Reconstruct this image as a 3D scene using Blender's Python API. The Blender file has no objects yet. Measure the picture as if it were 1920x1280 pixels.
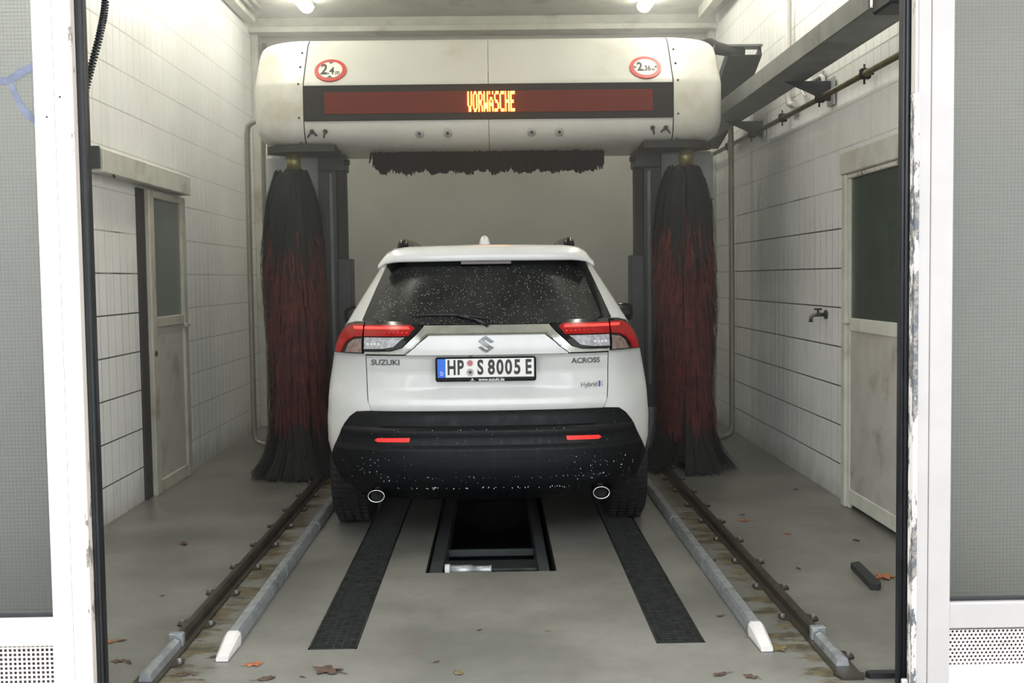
import bpy, bmesh, math, random
from mathutils import Vector, Matrix
random.seed(7)
R = math.radians
scene = bpy.context.scene
COL = scene.collection

# ------------------------------------------------------------------ camera, world, exposure
cam_d = bpy.data.cameras.new('camera'); cam = bpy.data.objects.new('camera', cam_d); COL.objects.link(cam)
cam_d.sensor_width = 36.0; cam_d.lens = 2100.0 / 1920.0 * 36.0; cam_d.clip_end = 200
CAM_H = 1.45
cam.matrix_world = (Matrix.Translation((0, 0, CAM_H)) @ Matrix.Rotation(-0.0149427, 4, 'Z')
                    @ Matrix.Rotation(math.pi / 2 - 0.0563343, 4, 'X') @ Matrix.Rotation(-R(0.76), 4, 'Z'))
scene.camera = cam
world = bpy.data.worlds.new('overcast'); scene.world = world; world.use_nodes = True
bg = world.node_tree.nodes['Background']; bg.inputs[0].default_value = (0.93, 0.97, 1.0, 1); bg.inputs[1].default_value = 2.6
scene.view_settings.view_transform = 'Standard'; scene.view_settings.look = 'None'
scene.view_settings.gamma = 1.0; scene.view_settings.use_curve_mapping = False
scene.view_settings.exposure = 0.46
scene.cycles.max_bounces = 7; scene.cycles.diffuse_bounces = 4; scene.cycles.glossy_bounces = 4; scene.cycles.transmission_bounces = 5
scene.cycles.adaptive_threshold = 0.08; scene.cycles.use_light_tree = False
LAMP_STRENGTH = 19.0
HAZE_DENSITY = 0.075

# ------------------------------------------------------------------ helpers
def lin(r, g, b):
    f = lambda c: (c / 255 / 12.92) if c <= 10.3 else ((c / 255 + 0.055) / 1.055) ** 2.4
    return (f(r), f(g), f(b), 1.0)

class NT:
    def __init__(s, m): s.t = m.node_tree; s.n = s.t.nodes; s.l = s.t.links
    def add(s, typ, **kw):
        n = s.n.new(typ)
        for k, v in kw.items():
            if k.startswith('i_'): n.inputs[k[2:].replace('_', ' ')].default_value = v
            elif k.startswith('n') and k[1:].isdigit(): n.inputs[int(k[1:])].default_value = v
            else: setattr(n, k, v)
        return n
    def link(s, a, b): s.l.new(a, b)
    def math(s, op, a, b=None, c=None, clamp=False):
        n = s.n.new('ShaderNodeMath'); n.operation = op; n.use_clamp = clamp
        for i, v in enumerate((a, b, c)):
            if v is None: continue
            if isinstance(v, (int, float)): n.inputs[i].default_value = v
            else: s.l.new(v, n.inputs[i])
        return n.outputs[0]
    def pos(s):
        return s.n.new('ShaderNodeNewGeometry').outputs['Position']
    def xyz(s, v=None):
        n = s.n.new('ShaderNodeSeparateXYZ'); s.l.new(v if v is not None else s.pos(), n.inputs[0]); return n.outputs
    def noise(s, scale, detail=3, rough=.55, vec=None, stretch=None):
        v = vec if vec is not None else s.pos()
        if stretch:
            m = s.n.new('ShaderNodeMapping'); m.inputs['Scale'].default_value = stretch; s.l.new(v, m.inputs[0]); v = m.outputs[0]
        n = s.n.new('ShaderNodeTexNoise'); n.inputs['Scale'].default_value = scale
        n.inputs['Detail'].default_value = detail; n.inputs['Roughness'].default_value = rough
        s.l.new(v, n.inputs['Vector']); return n.outputs[0]
    def ramp(s, f, a, b, va=0.0, vb=1.0):
        n = s.n.new('ShaderNodeMapRange'); n.interpolation_type = 'SMOOTHSTEP'
        s.l.new(f, n.inputs[0])
        for i, v in zip((1, 2, 3, 4), (a, b, va, vb)): n.inputs[i].default_value = v
        return n.outputs[0]
    def mix(s, f, a, b):
        n = s.n.new('ShaderNodeMix'); n.data_type = 'RGBA'
        if isinstance(f, (int, float)): n.inputs[0].default_value = f
        else: s.l.new(f, n.inputs[0])
        for i, v in ((6, a), (7, b)):
            if isinstance(v, tuple): n.inputs[i].default_value = v
            else: s.l.new(v, n.inputs[i])
        return n.outputs[2]
    def bump(s, h, strength=.3, dist=.01):
        n = s.n.new('ShaderNodeBump'); n.inputs['Strength'].default_value = strength; n.inputs['Distance'].default_value = dist
        s.l.new(h, n.inputs['Height']); return n.outputs[0]

def new_mat(name):
    m = bpy.data.materials.new(name); m.use_nodes = True
    return m, NT(m), m.node_tree.nodes['Principled BSDF']

def M(name, col, rough=.5, metal=0.0, var=.12, scale=6.0, bump=0.0, bscale=60.0, spec=.5, emit=None, es=0.0, coat=0.0, dirt=None, dscale=2.5):
    m, t, p = new_mat(name)
    p.inputs['Roughness'].default_value = rough; p.inputs['Metallic'].default_value = metal
    p.inputs['Specular IOR Level'].default_value = spec; p.inputs['Coat Weight'].default_value = coat
    if var > 0:
        f = t.ramp(t.noise(scale), .3, .7)
        c = t.mix(f, tuple(min(1, x * (1 - var)) for x in col[:3]) + (1,), tuple(min(1, x * (1 + var)) for x in col[:3]) + (1,))
        if dirt:
            c = t.mix(t.ramp(t.noise(dscale, 6, .65), .52, .75), c, dirt)
        t.link(c, p.inputs['Base Color'])
    else:
        p.inputs['Base Color'].default_value = col
    if bump > 0: t.link(t.bump(t.noise(bscale, 3), bump, .004), p.inputs['Normal'])
    if emit:
        p.inputs['Emission Color'].default_value = emit; p.inputs['Emission Strength'].default_value = es
    return m

ORG = {}
def link(o, parent=None, org=None):
    COL.objects.link(o)
    if parent is not None: o.parent = parent
    return o
def thing(name, loc, label, cat, group=None, kind=None):
    o = bpy.data.objects.new(name, None); o.empty_display_size = .1; o.location = loc; COL.objects.link(o)
    ORG[o.name] = Vector(loc)
    tag(o, label, cat, group, kind); return o
def tag(o, label=None, cat=None, group=None, kind=None):
    if label: o['label'] = label
    if cat: o['category'] = cat
    if group: o['group'] = group
    if kind: o['kind'] = kind
    return o
def copy_tree(o, parent=None):
    c = o.copy(); COL.objects.link(c); c.parent = parent
    for ch in list(o.children): copy_tree(ch, c)
    return c

class MB:
    def __init__(s): s.v = []; s.f = []; s.sm = []
    def add(s, vs, fs, smooth=False):
        b = len(s.v); s.v += [tuple(v) for v in vs]
        for f in fs: s.f.append(tuple(i + b for i in f)); s.sm.append(smooth)
        return s
    def box(s, a, b):
        (x0, y0, z0), (x1, y1, z1) = a, b
        vs = [(x0, y0, z0), (x1, y0, z0), (x1, y1, z0), (x0, y1, z0), (x0, y0, z1), (x1, y0, z1), (x1, y1, z1), (x0, y1, z1)]
        return s.add(vs, [(0, 3, 2, 1), (4, 5, 6, 7), (0, 1, 5, 4), (1, 2, 6, 5), (2, 3, 7, 6), (3, 0, 4, 7)])
    def bbox(s, a, b, c=.004):
        """box with chamfered edges"""
        lo = [min(a[i], b[i]) for i in range(3)]; hi = [max(a[i], b[i]) for i in range(3)]
        c = min(c, *[(hi[i] - lo[i]) * .45 for i in range(3)])
        bm = bmesh.new(); r = bmesh.ops.create_cube(bm, size=1)
        for v in r['verts']: v.co = Vector([(lo[i] + hi[i]) / 2 + v.co[i] * (hi[i] - lo[i]) for i in range(3)])
        bmesh.ops.bevel(bm, geom=bm.edges[:], offset=c, segments=1, affect='EDGES')
        bm.verts.index_update()
        s.add([v.co[:] for v in bm.verts], [[v.index for v in f.verts] for f in bm.faces]); bm.free(); return s
    def tube(s, pts, r, n=10, cap=True, smooth=True):
        pts = [Vector(p) for p in pts]; rings = []
        prev = None
        for i, p in enumerate(pts):
            d = (pts[min(i + 1, len(pts) - 1)] - pts[max(i - 1, 0)]).normalized()
            if prev is None:
                a = Vector((0, 0, 1)) if abs(d.z) < .9 else Vector((1, 0, 0)); u = d.cross(a).normalized()
            else:
                u = (prev - d * prev.dot(d)).normalized()
            prev = u; w = d.cross(u)
            rr = r[i] if isinstance(r, (list, tuple)) else r
            rings.append([p + (u * math.cos(2 * math.pi * k / n) + w * math.sin(2 * math.pi * k / n)) * rr for k in range(n)])
        vs = [v for rg in rings for v in rg]; fs = []
        for i in range(len(pts) - 1):
            for k in range(n):
                k2 = (k + 1) % n; fs.append((i * n + k, i * n + k2, (i + 1) * n + k2, (i + 1) * n + k))
        s.add(vs, fs, smooth)
        if cap:
            b = len(s.v) - len(vs)
            s.f.append(tuple(b + k for k in reversed(range(n)))); s.sm.append(False)
            s.f.append(tuple(b + (len(pts) - 1) * n + k for k in range(n))); s.sm.append(False)
        return s
    def prism(s, poly, axis, a, b):
        """polygon in the two other axes extruded along axis from a to b (poly counterclockwise or not)"""
        n = len(poly)
        def pt(p, h):
            q = list(p); q.insert(axis, h); return tuple(q)
        vs = [pt(p, a) for p in poly] + [pt(p, b) for p in poly]
        fs = [tuple(range(n)), tuple(range(2 * n - 1, n - 1, -1))]
        for i in range(n):
            j = (i + 1) % n; fs.append((i, i + n, j + n, j))
        return s.add(vs, fs)
    def lathe(s, prof, c, n=24, axis=2, smooth=True):
        """prof = [(r, h)], around an axis through c"""
        vs = []
        for r, h in prof:
            for k in range(n):
                a = 2 * math.pi * k / n; q = [r * math.cos(a), r * math.sin(a)]; q.insert(axis, h)
                vs.append(tuple(c[i] + q[i] for i in range(3)))
        fs = []
        for i in range(len(prof) - 1):
            for k in range(n):
                k2 = (k + 1) % n; fs.append((i * n + k, i * n + k2, (i + 1) * n + k2, (i + 1) * n + k))
        return s.add(vs, fs, smooth)
    def grid(s, rows, smooth=True, flip=False):
        m = len(rows[0]); fs = []
        for i in range(len(rows) - 1):
            for k in range(m - 1):
                f = (i * m + k, i * m + k + 1, (i + 1) * m + k + 1, (i + 1) * m + k)
                fs.append(f[::-1] if flip else f)
        return s.add([p for r in rows for p in r], fs, smooth)
    def build(s, name, mat, parent=None, fix=True, **kw):
        root = parent
        while root is not None and root.parent is not None: root = root.parent
        off = ORG.get(root.name, Vector()) if root is not None else Vector()
        me = bpy.data.meshes.new(name)
        me.from_pydata([tuple(Vector(v) - off) for v in s.v], [], s.f)
        me.polygons.foreach_set('use_smooth', s.sm)
        if fix:
            bm = bmesh.new(); bm.from_mesh(me); bmesh.ops.recalc_face_normals(bm, faces=bm.faces[:]); bm.to_mesh(me); bm.free()
        me.materials.append(mat); me.update()
        o = bpy.data.objects.new(name, me); link(o, parent)
        tag(o, kw.get('label'), kw.get('cat'), kw.get('group'), kw.get('kind'))
        return o

def text_mesh(txt, size, sx, bold=0.0, depth=.0):
    cu = bpy.data.curves.new('txt', 'FONT'); cu.body = txt; cu.size = size; cu.offset = bold; cu.extrude = depth
    cu.align_x = 'CENTER'; cu.align_y = 'CENTER'; cu.resolution_u = 4
    o = bpy.data.objects.new('txt', cu); COL.objects.link(o)
    dg = bpy.context.evaluated_depsgraph_get(); ev = o.evaluated_get(dg); me = ev.to_mesh()
    vs = [(v.co.x * sx, v.co.y, v.co.z) for v in me.vertices]; fs = [tuple(p.vertices) for p in me.polygons]
    ev.to_mesh_clear(); COL.objects.unlink(o); bpy.data.objects.remove(o); bpy.data.curves.remove(cu)
    return vs, fs

def interp(tab, x):
    if x <= tab[0][0]: return tab[0][1]
    for (a, va), (b, vb) in zip(tab, tab[1:]):
        if x <= b: return va + (vb - va) * (x - a) / (b - a)
    return tab[-1][1]
def sstep(a, b, x):
    t = max(0, min(1, (x - a) / (b - a))); return t * t * (3 - 2 * t)

# ------------------------------------------------------------------ materials
def mat_floor():
    m, t, p = new_mat('wet_grey_concrete')
    x = t.xyz(); n1 = t.noise(1.3, 6, .6); n2 = t.noise(14, 5, .7); n3 = t.noise(90, 3, .6)
    c = t.mix(t.ramp(n1, .32, .68), lin(100, 99, 92), lin(126, 124, 117))
    c = t.mix(t.ramp(n2, .4, .8, 0, .35), c, lin(88, 86, 79))
    # rust and oil runs beside the two gantry tracks
    ax = t.math('ABSOLUTE', t.math('ADD', x[0], .02))
    d = t.math('ABSOLUTE', t.math('SUBTRACT', ax, 1.195))
    wob = t.noise(4.5, 5, .7, stretch=(.55, 1.6, 1))
    band = t.ramp(t.math('ADD', d, t.math('MULTIPLY', t.math('SUBTRACT', wob, .5), -.8)), .0, .07, 1, 0)
    c = t.mix(t.math('MULTIPLY', band, .9), c, t.mix(t.ramp(n2, .35, .65), lin(50, 43, 30), lin(98, 86, 56)))
    t.link(c, p.inputs['Base Color'])
    t.link(t.ramp(t.noise(.9, 1, .5, stretch=(1, .5, 1)), .3, .7, .5, .28), p.inputs['Roughness'])
    t.link(t.bump(n3, .06, .002), p.inputs['Normal'])
    p.inputs['Specular IOR Level'].default_value = .45
    return m
def mat_tile(name, streak_dir):
    m, t, p = new_mat(name)
    n1 = t.noise(1.2, 5, .6); st = t.noise(3.2, 5, .65, stretch=(1, 3.0, .18)); z = t.xyz()[2]
    c = t.mix(t.ramp(n1, .3, .7), lin(230, 230, 226), lin(241, 241, 239))
    c = t.mix(t.ramp(st, .5, .78, 0, .3), c, lin(172, 169, 154))
    foot = t.ramp(t.math('ADD', z, t.math('MULTIPLY', t.noise(5, 4), .35)), .1, .42, .55, 0)
    c = t.mix(foot, c, lin(120, 118, 100))
    t.link(c, p.inputs['Base Color']); p.inputs['Roughness'].default_value = .32
    t.link(t.bump(t.noise(25, 4), .12, .004), p.inputs['Normal'])
    return m
def mat_grout(name, ztop, ypaint):
    m, t, p = new_mat(name)
    q = t.xyz(); z = q[2]
    k = t.ramp(t.math('ADD', z, t.math('MULTIPLY', t.math('SUBTRACT', t.noise(2.2, 3), .5), .9)), ztop - .25, ztop + .25)
    k = t.math('MAXIMUM', t.math('MULTIPLY', k, .92), t.ramp(q[1], ypaint - .3, ypaint + .3, 0, .78))
    t.link(t.mix(k, lin(78, 77, 72), lin(214, 213, 206)), p.inputs['Base Color']); p.inputs['Roughness'].default_value = .8
    return m
def mat_chipped(name, base=(226, 222, 216), bare=(92, 95, 100), cover=.52, scale=26, stretch=(1, 1, .3)):
    m, t, p = new_mat(name)
    n = t.noise(scale, 6, .7, stretch=stretch); big = t.noise(2.5, 2)
    f = t.ramp(t.math('ADD', n, t.math('MULTIPLY', t.math('SUBTRACT', big, .5), .45)), cover, cover + .03)
    t.link(t.mix(f, lin(*base), t.mix(t.ramp(t.noise(60), .4, .6), lin(*bare), lin(140, 134, 126))), p.inputs['Base Color'])
    p.inputs['Roughness'].default_value = .5
    t.link(t.bump(f, -.4, .002), p.inputs['Normal'])
    return m
def mat_wire_glass(name, col):
    m, t, p = new_mat(name)
    x = t.xyz()
    def lines(c, pitch, wd):
        f = t.math('FRACT', t.math('DIVIDE', c, pitch)); return t.ramp(t.math('ABSOLUTE', t.math('SUBTRACT', f, .5)), .5 - wd, .5, 0, 1)
    g = t.math('MAXIMUM', lines(x[0], .0125, .14), lines(x[2], .0125, .14))
    c = t.mix(t.math('MULTIPLY', g, .32), col, lin(96, 98, 96))
    t.link(c, p.inputs['Base Color']); p.inputs['Roughness'].default_value = .34
    p.inputs['Transmission Weight'].default_value = 1.0
    t.link(t.bump(t.math('ADD', g, t.math('MULTIPLY', t.noise(7, 2), 1.5)), .35, .004), p.inputs['Normal'])
    return m
def mat_carpaint():
    m, t, p = new_mat('wet_white_car_paint')
    n = t.noise(3, 4); c = t.mix(t.ramp(n, .35, .7), lin(206, 206, 203), lin(216, 216, 214))
    z = t.xyz()[2]
    c = t.mix(t.ramp(t.math('ADD', z, t.math('MULTIPLY', t.noise(8, 5), .25)), .55, .95, .25, 0), c, lin(178, 172, 158))
    t.link(c, p.inputs['Base Color']); p.inputs['Roughness'].default_value = .32
    p.inputs['Coat Weight'].default_value = .7; p.inputs['Coat Roughness'].default_value = .06
    t.link(t.bump(t.ramp(t.noise(130, 2), .58, .7), .16, .002), p.inputs['Normal'])
    return m
def mat_rear_glass():
    m, t, p = new_mat('wet_dark_rear_glass')
    v = t.n.new('ShaderNodeTexVoronoi'); v.inputs['Scale'].default_value = 105; t.link(t.pos(), v.inputs['Vector'])
    dot = t.ramp(v.outputs['Distance'], .12, .26, 1, 0)
    pick = t.ramp(t.math('ADD', t.xyz(v.outputs['Color'])[0], t.math('MULTIPLY', t.noise(3.5, 3), .9)), .98, 1.15)
    f = t.math('MULTIPLY', dot, pick)
    t.link(t.mix(f, lin(24, 26, 25), lin(190, 195, 190)), p.inputs['Base Color'])
    t.link(t.ramp(t.noise(2.2, 3), .4, .7, .22, .42), p.inputs['Roughness'])
    t.link(t.bump(dot, .35, .002), p.inputs['Normal'])
    return m
def mat_streaky_black(name, col, rough):
    m, t, p = new_mat(name)
    s = t.noise(30, 4, .7, stretch=(1, 1, .12))
    t.link(t.mix(t.ramp(s, .55, .8, 0, .5), col, lin(40, 42, 44)), p.inputs['Base Color'])
    t.link(t.ramp(s, .4, .7, rough, rough * .6), p.inputs['Roughness']); p.inputs['Specular IOR Level'].default_value = .2
    return m
def mat_led():
    m, t, p = new_mat('unlit_red_led_matrix')
    x = t.xyz()
    def dots(c, pitch):
        f = t.math('FRACT', t.math('DIVIDE', c, pitch)); return t.ramp(t.math('ABSOLUTE', t.math('SUBTRACT', f, .5)), .2, .45, 1, 0)
    g = t.math('MULTIPLY', dots(x[0], .0102), dots(x[2], .0102))
    t.link(t.mix(g, lin(84, 26, 15), lin(128, 42, 26)), p.inputs['Base Color']); p.inputs['Roughness'].default_value = .6; p.inputs['Specular IOR Level'].default_value = .2
    return m

m_floor = mat_floor(); m_apron = M('outdoor_concrete', lin(140, 138, 132), .8, var=.15, scale=3)
m_tile_l = mat_tile('painted_wall_tile_west', 0); m_tile_r = mat_tile('painted_wall_tile_east', 0)
m_grout_l = mat_grout('grout_west', 1.66, 8.4); m_grout_r = mat_grout('grout_east', 2.0, 10.4)
m_ceiling = M('grey_painted_ceiling', lin(208, 208, 196), .75, var=.12, scale=2.5, dirt=lin(172, 170, 154))
m_back = M('grey_rear_wall', lin(166, 166, 156), .7, var=.06, scale=1.5)
m_trimgrey = M('dull_white_trim', lin(196, 196, 184), .5, var=.08, dirt=lin(150, 146, 128))
m_white = M('white_lacquered_frame', lin(236, 234, 231), .4, var=.02)
m_white_r = M('white_lacquered_frame_dimmed', lin(174, 169, 167), .42, var=.03)  # frame white darkened; the dimmer light on the right is painted in
m_beige = mat_chipped('chipped_beige_reveal', (206, 196, 186), (120, 112, 104), .60)
m_chip = mat_chipped('peeling_white_edge', (228, 222, 216), (88, 92, 98), .50, 22)
m_rubber = M('black_rubber', lin(26, 28, 31), .45, var=.25, scale=12, bump=.2)
m_glass_l = mat_wire_glass('wired_glass_pale', lin(196, 200, 198)); m_glass_r = mat_wire_glass('wired_glass_grey', lin(196, 198, 194))
m_perf = M('perforated_painted_sheet', lin(226, 218, 214), .5, var=.05, dirt=lin(120, 105, 92), dscale=9)
m_perf_back = M('dark_behind_perforation', lin(96, 88, 86), .8, var=.15)
m_graf = M('blue_grey_spray_paint', lin(104, 110, 130), .6, var=.2, scale=25)
m_doorpaint = M('grimy_grey_door', lin(176, 172, 164), .45, var=.08, dirt=lin(134, 128, 116), dscale=4)
m_dooralu = M('dull_aluminium_door_frame', lin(186, 182, 168), .45, .15, var=.1, dirt=lin(140, 134, 116))
m_doorglass = M('dark_frosted_door_glass', lin(92, 102, 96), .28, var=.1, scale=2)
m_doorglass_r = M('dark_green_door_glass', lin(66, 76, 68), .25, var=.1, scale=2)
m_dark = M('dark_gap', lin(44, 44, 42), .7, var=.15)
m_steel = M('weathered_grey_steel', lin(122, 125, 122), .45, .35, var=.15, scale=4, dirt=lin(90, 90, 86))
m_steel_d = M('dark_grey_steel', lin(70, 73, 74), .5, .3, var=.15, scale=5)
m_galv = M('galvanised_steel', lin(160, 164, 166), .38, .65, var=.18, scale=22, dirt=lin(108, 112, 112), dscale=8)
m_rust = M('brown_stained_track_steel', lin(56, 51, 42), .42, .35, var=.3, scale=9)
m_plast_w = M('white_plastic', lin(204, 200, 196), .4, var=.05)
m_bolt = M('bright_zinc_bolt', lin(190, 190, 186), .3, .8, var=.1)
m_pipe = M('grey_steel_pipe', lin(150, 148, 136), .35, .55, var=.12)
m_pipe_d = M('tarnished_brass_pipe', lin(112, 106, 84), .4, .5, var=.2, scale=12)
m_cover = M('white_gantry_plastic', lin(208, 207, 199), .38, var=.03, scale=2, dirt=lin(188, 182, 164), dscale=1.6)
m_panel_g = M('pale_grey_panel', lin(170, 172, 172), .5, var=.05)
m_black_panel = M('black_display_panel', lin(30, 29, 27), .5, var=.1, spec=.25)
m_led = mat_led()
m_led_on = M('lit_amber_led', lin(255, 150, 30), .5, var=0, emit=(1.0, .36, .03, 1), es=16.0)
m_signred = M('sign_red', lin(196, 62, 54), .4, var=.05); m_signwhite = M('sign_white', lin(226, 226, 214), .4, var=.03)
m_signblack = M('sign_black', lin(44, 42, 38), .5, var=.05)
m_br_black = M('black_brush_bristle', lin(32, 33, 32), .8, var=.3, scale=30, spec=.2)
m_br_red = M('dark_red_brush_bristle', lin(86, 38, 34), .8, var=.35, scale=14, spec=.2, dirt=lin(48, 31, 29), dscale=5)
m_brass = M('worn_brass_shaft', lin(150, 138, 92), .35, .6, var=.2, scale=20)
m_grate = M('dark_steel_grating', lin(52, 54, 52), .4, .5, var=.3, scale=20)
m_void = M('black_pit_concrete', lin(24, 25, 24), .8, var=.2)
m_leafA = M('orange_brown_leaf', lin(150, 92, 58), .7, var=.25, scale=60)
m_leafB = M('dark_brown_leaf', lin(74, 56, 44), .7, var=.3, scale=60)
m_leafC = M('olive_leaf', lin(104, 92, 58), .7, var=.3, scale=60)
m_paint = mat_carpaint(); m_rglass = mat_rear_glass()
m_bumper = mat_streaky_black('wet_black_bumper_plastic', lin(17, 18, 20), .5)
m_gblack = M('gloss_black_plastic', lin(22, 23, 24), .12, var=.1)
m_body_dark = M('dark_seam', lin(18, 18, 18), .7, var=0)
m_chrome = M('satin_silver_trim', lin(196, 196, 190), .25, .75, var=.08, scale=20)
m_badge = M('dull_chrome_lettering', lin(132, 132, 134), .3, .6, var=.3, scale=160)
m_chrome2 = M('bright_chrome', lin(214, 216, 216), .12, 1.0, var=.04)
m_redlens = M('red_tail_lens', lin(142, 18, 20), .22, var=.15, scale=30, spec=.35, emit=lin(200, 20, 18), es=.05)
m_redlit = M('lit_tail_bar', lin(230, 50, 42), .2, var=0, emit=(1.0, .05, .04, 1), es=.9)
m_clear = M('clear_reverse_lens', lin(176, 174, 180), .15, .2, var=.25, scale=45, coat=.5)
m_clear_am = M('smoky_indicator_lens', lin(140, 118, 112), .15, .2, var=.3, scale=45, coat=.5)
m_reflector = M('red_reflector', lin(226, 50, 46), .25, var=.1, scale=60, emit=lin(220, 40, 36), es=.25)  # faint emission paints in the reflector's glint
m_tyre = M('black_tyre_rubber', lin(24, 25, 25), .7, var=.2, bump=.4)
m_rim = M('grey_alloy_rim', lin(130, 132, 134), .3, .8, var=.06)
m_under = M('black_underbody', lin(14, 14, 14), .9, var=.1)
m_plate_w = M('plate_white', lin(232, 230, 226), .4, var=.02); m_plate_b = M('plate_blue', lin(36, 104, 214), .4, var=.04)
m_ink = M('black_print', lin(40, 39, 38), .5, var=0); m_ink_w = M('white_print', lin(226, 226, 226), .5, var=0)
m_ink_blue = M('dark_blue_badge', lin(64, 60, 120), .4, var=0); m_ink_lil = M('pale_lilac_badge', lin(172, 172, 196), .4, var=0)
m_seal_r = M('rose_sticker', lin(196, 140, 150), .5, var=.1, scale=80); m_seal_g = M('grey_sticker', lin(176, 166, 170), .5, var=.15, scale=120)
m_tube = M('lit_fluorescent_diffuser', lin(255, 255, 250), .5, var=0, emit=(1.0, .985, .88, 1), es=LAMP_STRENGTH)
m_drop = M('water_droplet', lin(225, 230, 232), .05, var=0, spec=.8)

# ------------------------------------------------------------------ the hall
XL, XR, YF, YB, ZC = -2.36, 2.22, 3.93, 11.3, 4.03
# floor with two grating channels and the wash pit left open
PIT = (-.362, .288, 5.475, 8.9)
CH = ((-.757, -.563), (.622, .816)); CHY = (4.35, 10.35)
def holed_plane(x0, x1, y0, y1, holes, z=0.0):
    xs = sorted({x0, x1, *[h[0] for h in holes], *[h[1] for h in holes]}); ys = sorted({y0, y1, *[h[2] for h in holes], *[h[3] for h in holes]})
    b = MB(); idx = {}
    vs = []
    for j, y in enumerate(ys):
        for i, x in enumerate(xs): idx[i, j] = len(vs); vs.append((x, y, z))
    fs = []
    for i in range(len(xs) - 1):
        for j in range(len(ys) - 1):
            cx, cy = (xs[i] + xs[i + 1]) / 2, (ys[j] + ys[j + 1]) / 2
            if any(h[0] < cx < h[1] and h[2] < cy < h[3] for h in holes): continue
            fs.append((idx[i, j], idx[i + 1, j], idx[i + 1, j + 1], idx[i, j + 1]))
    b.add(vs, fs); return b
holes = [PIT] + [(c[0], c[1], CHY[0], CHY[1]) for c in CH]
fb = holed_plane(XL - .1, XR + .1, 3.6, YB + .1, holes)
floor = fb.build('floor', m_floor, fix=False, kind='structure', label='wet grey concrete floor of the wash hall', cat='floor')
def lining(x0, x1, y0, y1, d, name, mat):
    b = MB(); vs = [(x0, y0, 0), (x1, y0, 0), (x1, y1, 0), (x0, y1, 0), (x0, y0, -d), (x1, y0, -d), (x1, y1, -d), (x0, y1, -d)]
    b.add(vs, [(0, 1, 5, 4), (1, 2, 6, 5), (2, 3, 7, 6), (3, 0, 4, 7), (4, 5, 6, 7)]); return b.build(name, mat, floor, fix=False)
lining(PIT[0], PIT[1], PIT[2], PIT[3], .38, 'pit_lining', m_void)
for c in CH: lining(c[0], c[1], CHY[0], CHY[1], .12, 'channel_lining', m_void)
MB().add([(-30, -25, -.012), (30, -25, -.012), (30, 3.65, -.012), (-30, 3.65, -.012)], [(0, 1, 2, 3)]).build('ground', m_apron, fix=False, kind='structure', label='concrete forecourt in front of the hall', cat='ground')

# side walls and their tiles
TW, TH = .131, .2525
def tile_mesh(name, w, h, mat, side):
    b = MB(); t, c = .012, .0008; gy, gz = .0038, .0040
    y0, y1, z0, z1 = gy, w - gy, gz, h - gz; s = side
    vs = [(0, y0, z0), (0, y1, z0), (0, y1, z1), (0, y0, z1), (s * t, y0 + c, z0 + c), (s * t, y1 - c, z0 + c), (s * t, y1 - c, z1 - c), (s * t, y0 + c, z1 - c)]
    b.add(vs, [(4, 5, 6, 7), (0, 1, 5, 4), (1, 2, 6, 5), (2, 3, 7, 6), (3, 0, 4, 7)])
    me = bpy.data.meshes.new(name); me.from_pydata(b.v, [], b.f); bm = bmesh.new(); bm.from_mesh(me); bmesh.ops.recalc_face_normals(bm, faces=bm.faces[:])
    if sum(f.normal.x * side * f.calc_area() for f in bm.faces) < 0: bmesh.ops.reverse_faces(bm, faces=bm.faces[:])
    bm.to_mesh(me); bm.free(); me.materials.append(mat); return me, b
def tiled_wall(name, x, side, tm, gm, th, zoff, doors, near, label):
    wb = MB(); wb.box((x - side * .0016, YF, -.05), (x - side * .2, YB + .2, ZC + .3))
    wall = wb.build(name, gm, None, kind='structure', label=label, cat='wall')
    me, tb = tile_mesh('tile', TW, th, tm, side)
    rest = MB(); n = 0
    ny = int((YB - YF) / TW) + 1; rows = int((ZC - zoff) / th) + 1
    ystart = near[0][0] % TW
    for i in range(ny + 1):
        y = ystart + TW * (int(YF / TW) + i)
        if y < YF or y + TW > YB + .08: continue
        for k in range(rows):
            z = zoff + k * th; cy, cz = y + TW / 2, z + th / 2
            if any(a < cy < b and cz < h for a, b, h in doors): continue
            x0 = x - side * .012
            if any(a - .01 <= y < b for a, b in near) and n < 300:
                o = bpy.data.objects.new('tile', me); o.location = (x0, y, z); COL.objects.link(o); o.parent = wall; n += 1
            else:
                rest.add([(x0 + v[0], y + v[1], z + v[2]) for v in tb.v], tb.f)
    o = rest.build('tile_field', tm, wall, fix=False, kind='stuff')
    bm = bmesh.new(); bm.from_mesh(o.data)
    bmesh.ops.recalc_face_normals(bm, faces=bm.faces[:])
    bad = [f for f in bm.faces if abs(f.normal.x) > .9 and f.normal.x * side < 0]
    bmesh.ops.reverse_faces(bm, faces=bad); bm.to_mesh(o.data); bm.free()
    return wall
LD = (7.47, 8.49, 2.10); RD = (5.75, 6.93, 2.06)
wall_left = tiled_wall('wall_left', XL, 1, m_tile_l, m_grout_l, .2575, -.032, [LD], [(6.60, 7.5), (8.42, 9.75)], 'white painted tile wall left of the car')
wall_right = tiled_wall('wall_right', XR, -1, m_tile_r, m_grout_r, TH, -.0285, [RD], [(6.95, 9.4)], 'white painted tile wall right of the car with dark joints')
wall_back = MB().box((XL - .2, YB, -.05), (XR + .2, YB + .2, ZC + .3)).build('wall_back', m_back, None, kind='structure', label='plain grey rear wall behind the gantry', cat='wall')
ceiling = MB().box((XL - .2, YF - .2, ZC), (XR + .2, YB + .2, ZC + .2)).build('ceiling', m_ceiling, None, kind='structure', label='grey painted ceiling of the hall', cat='ceiling')
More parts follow.
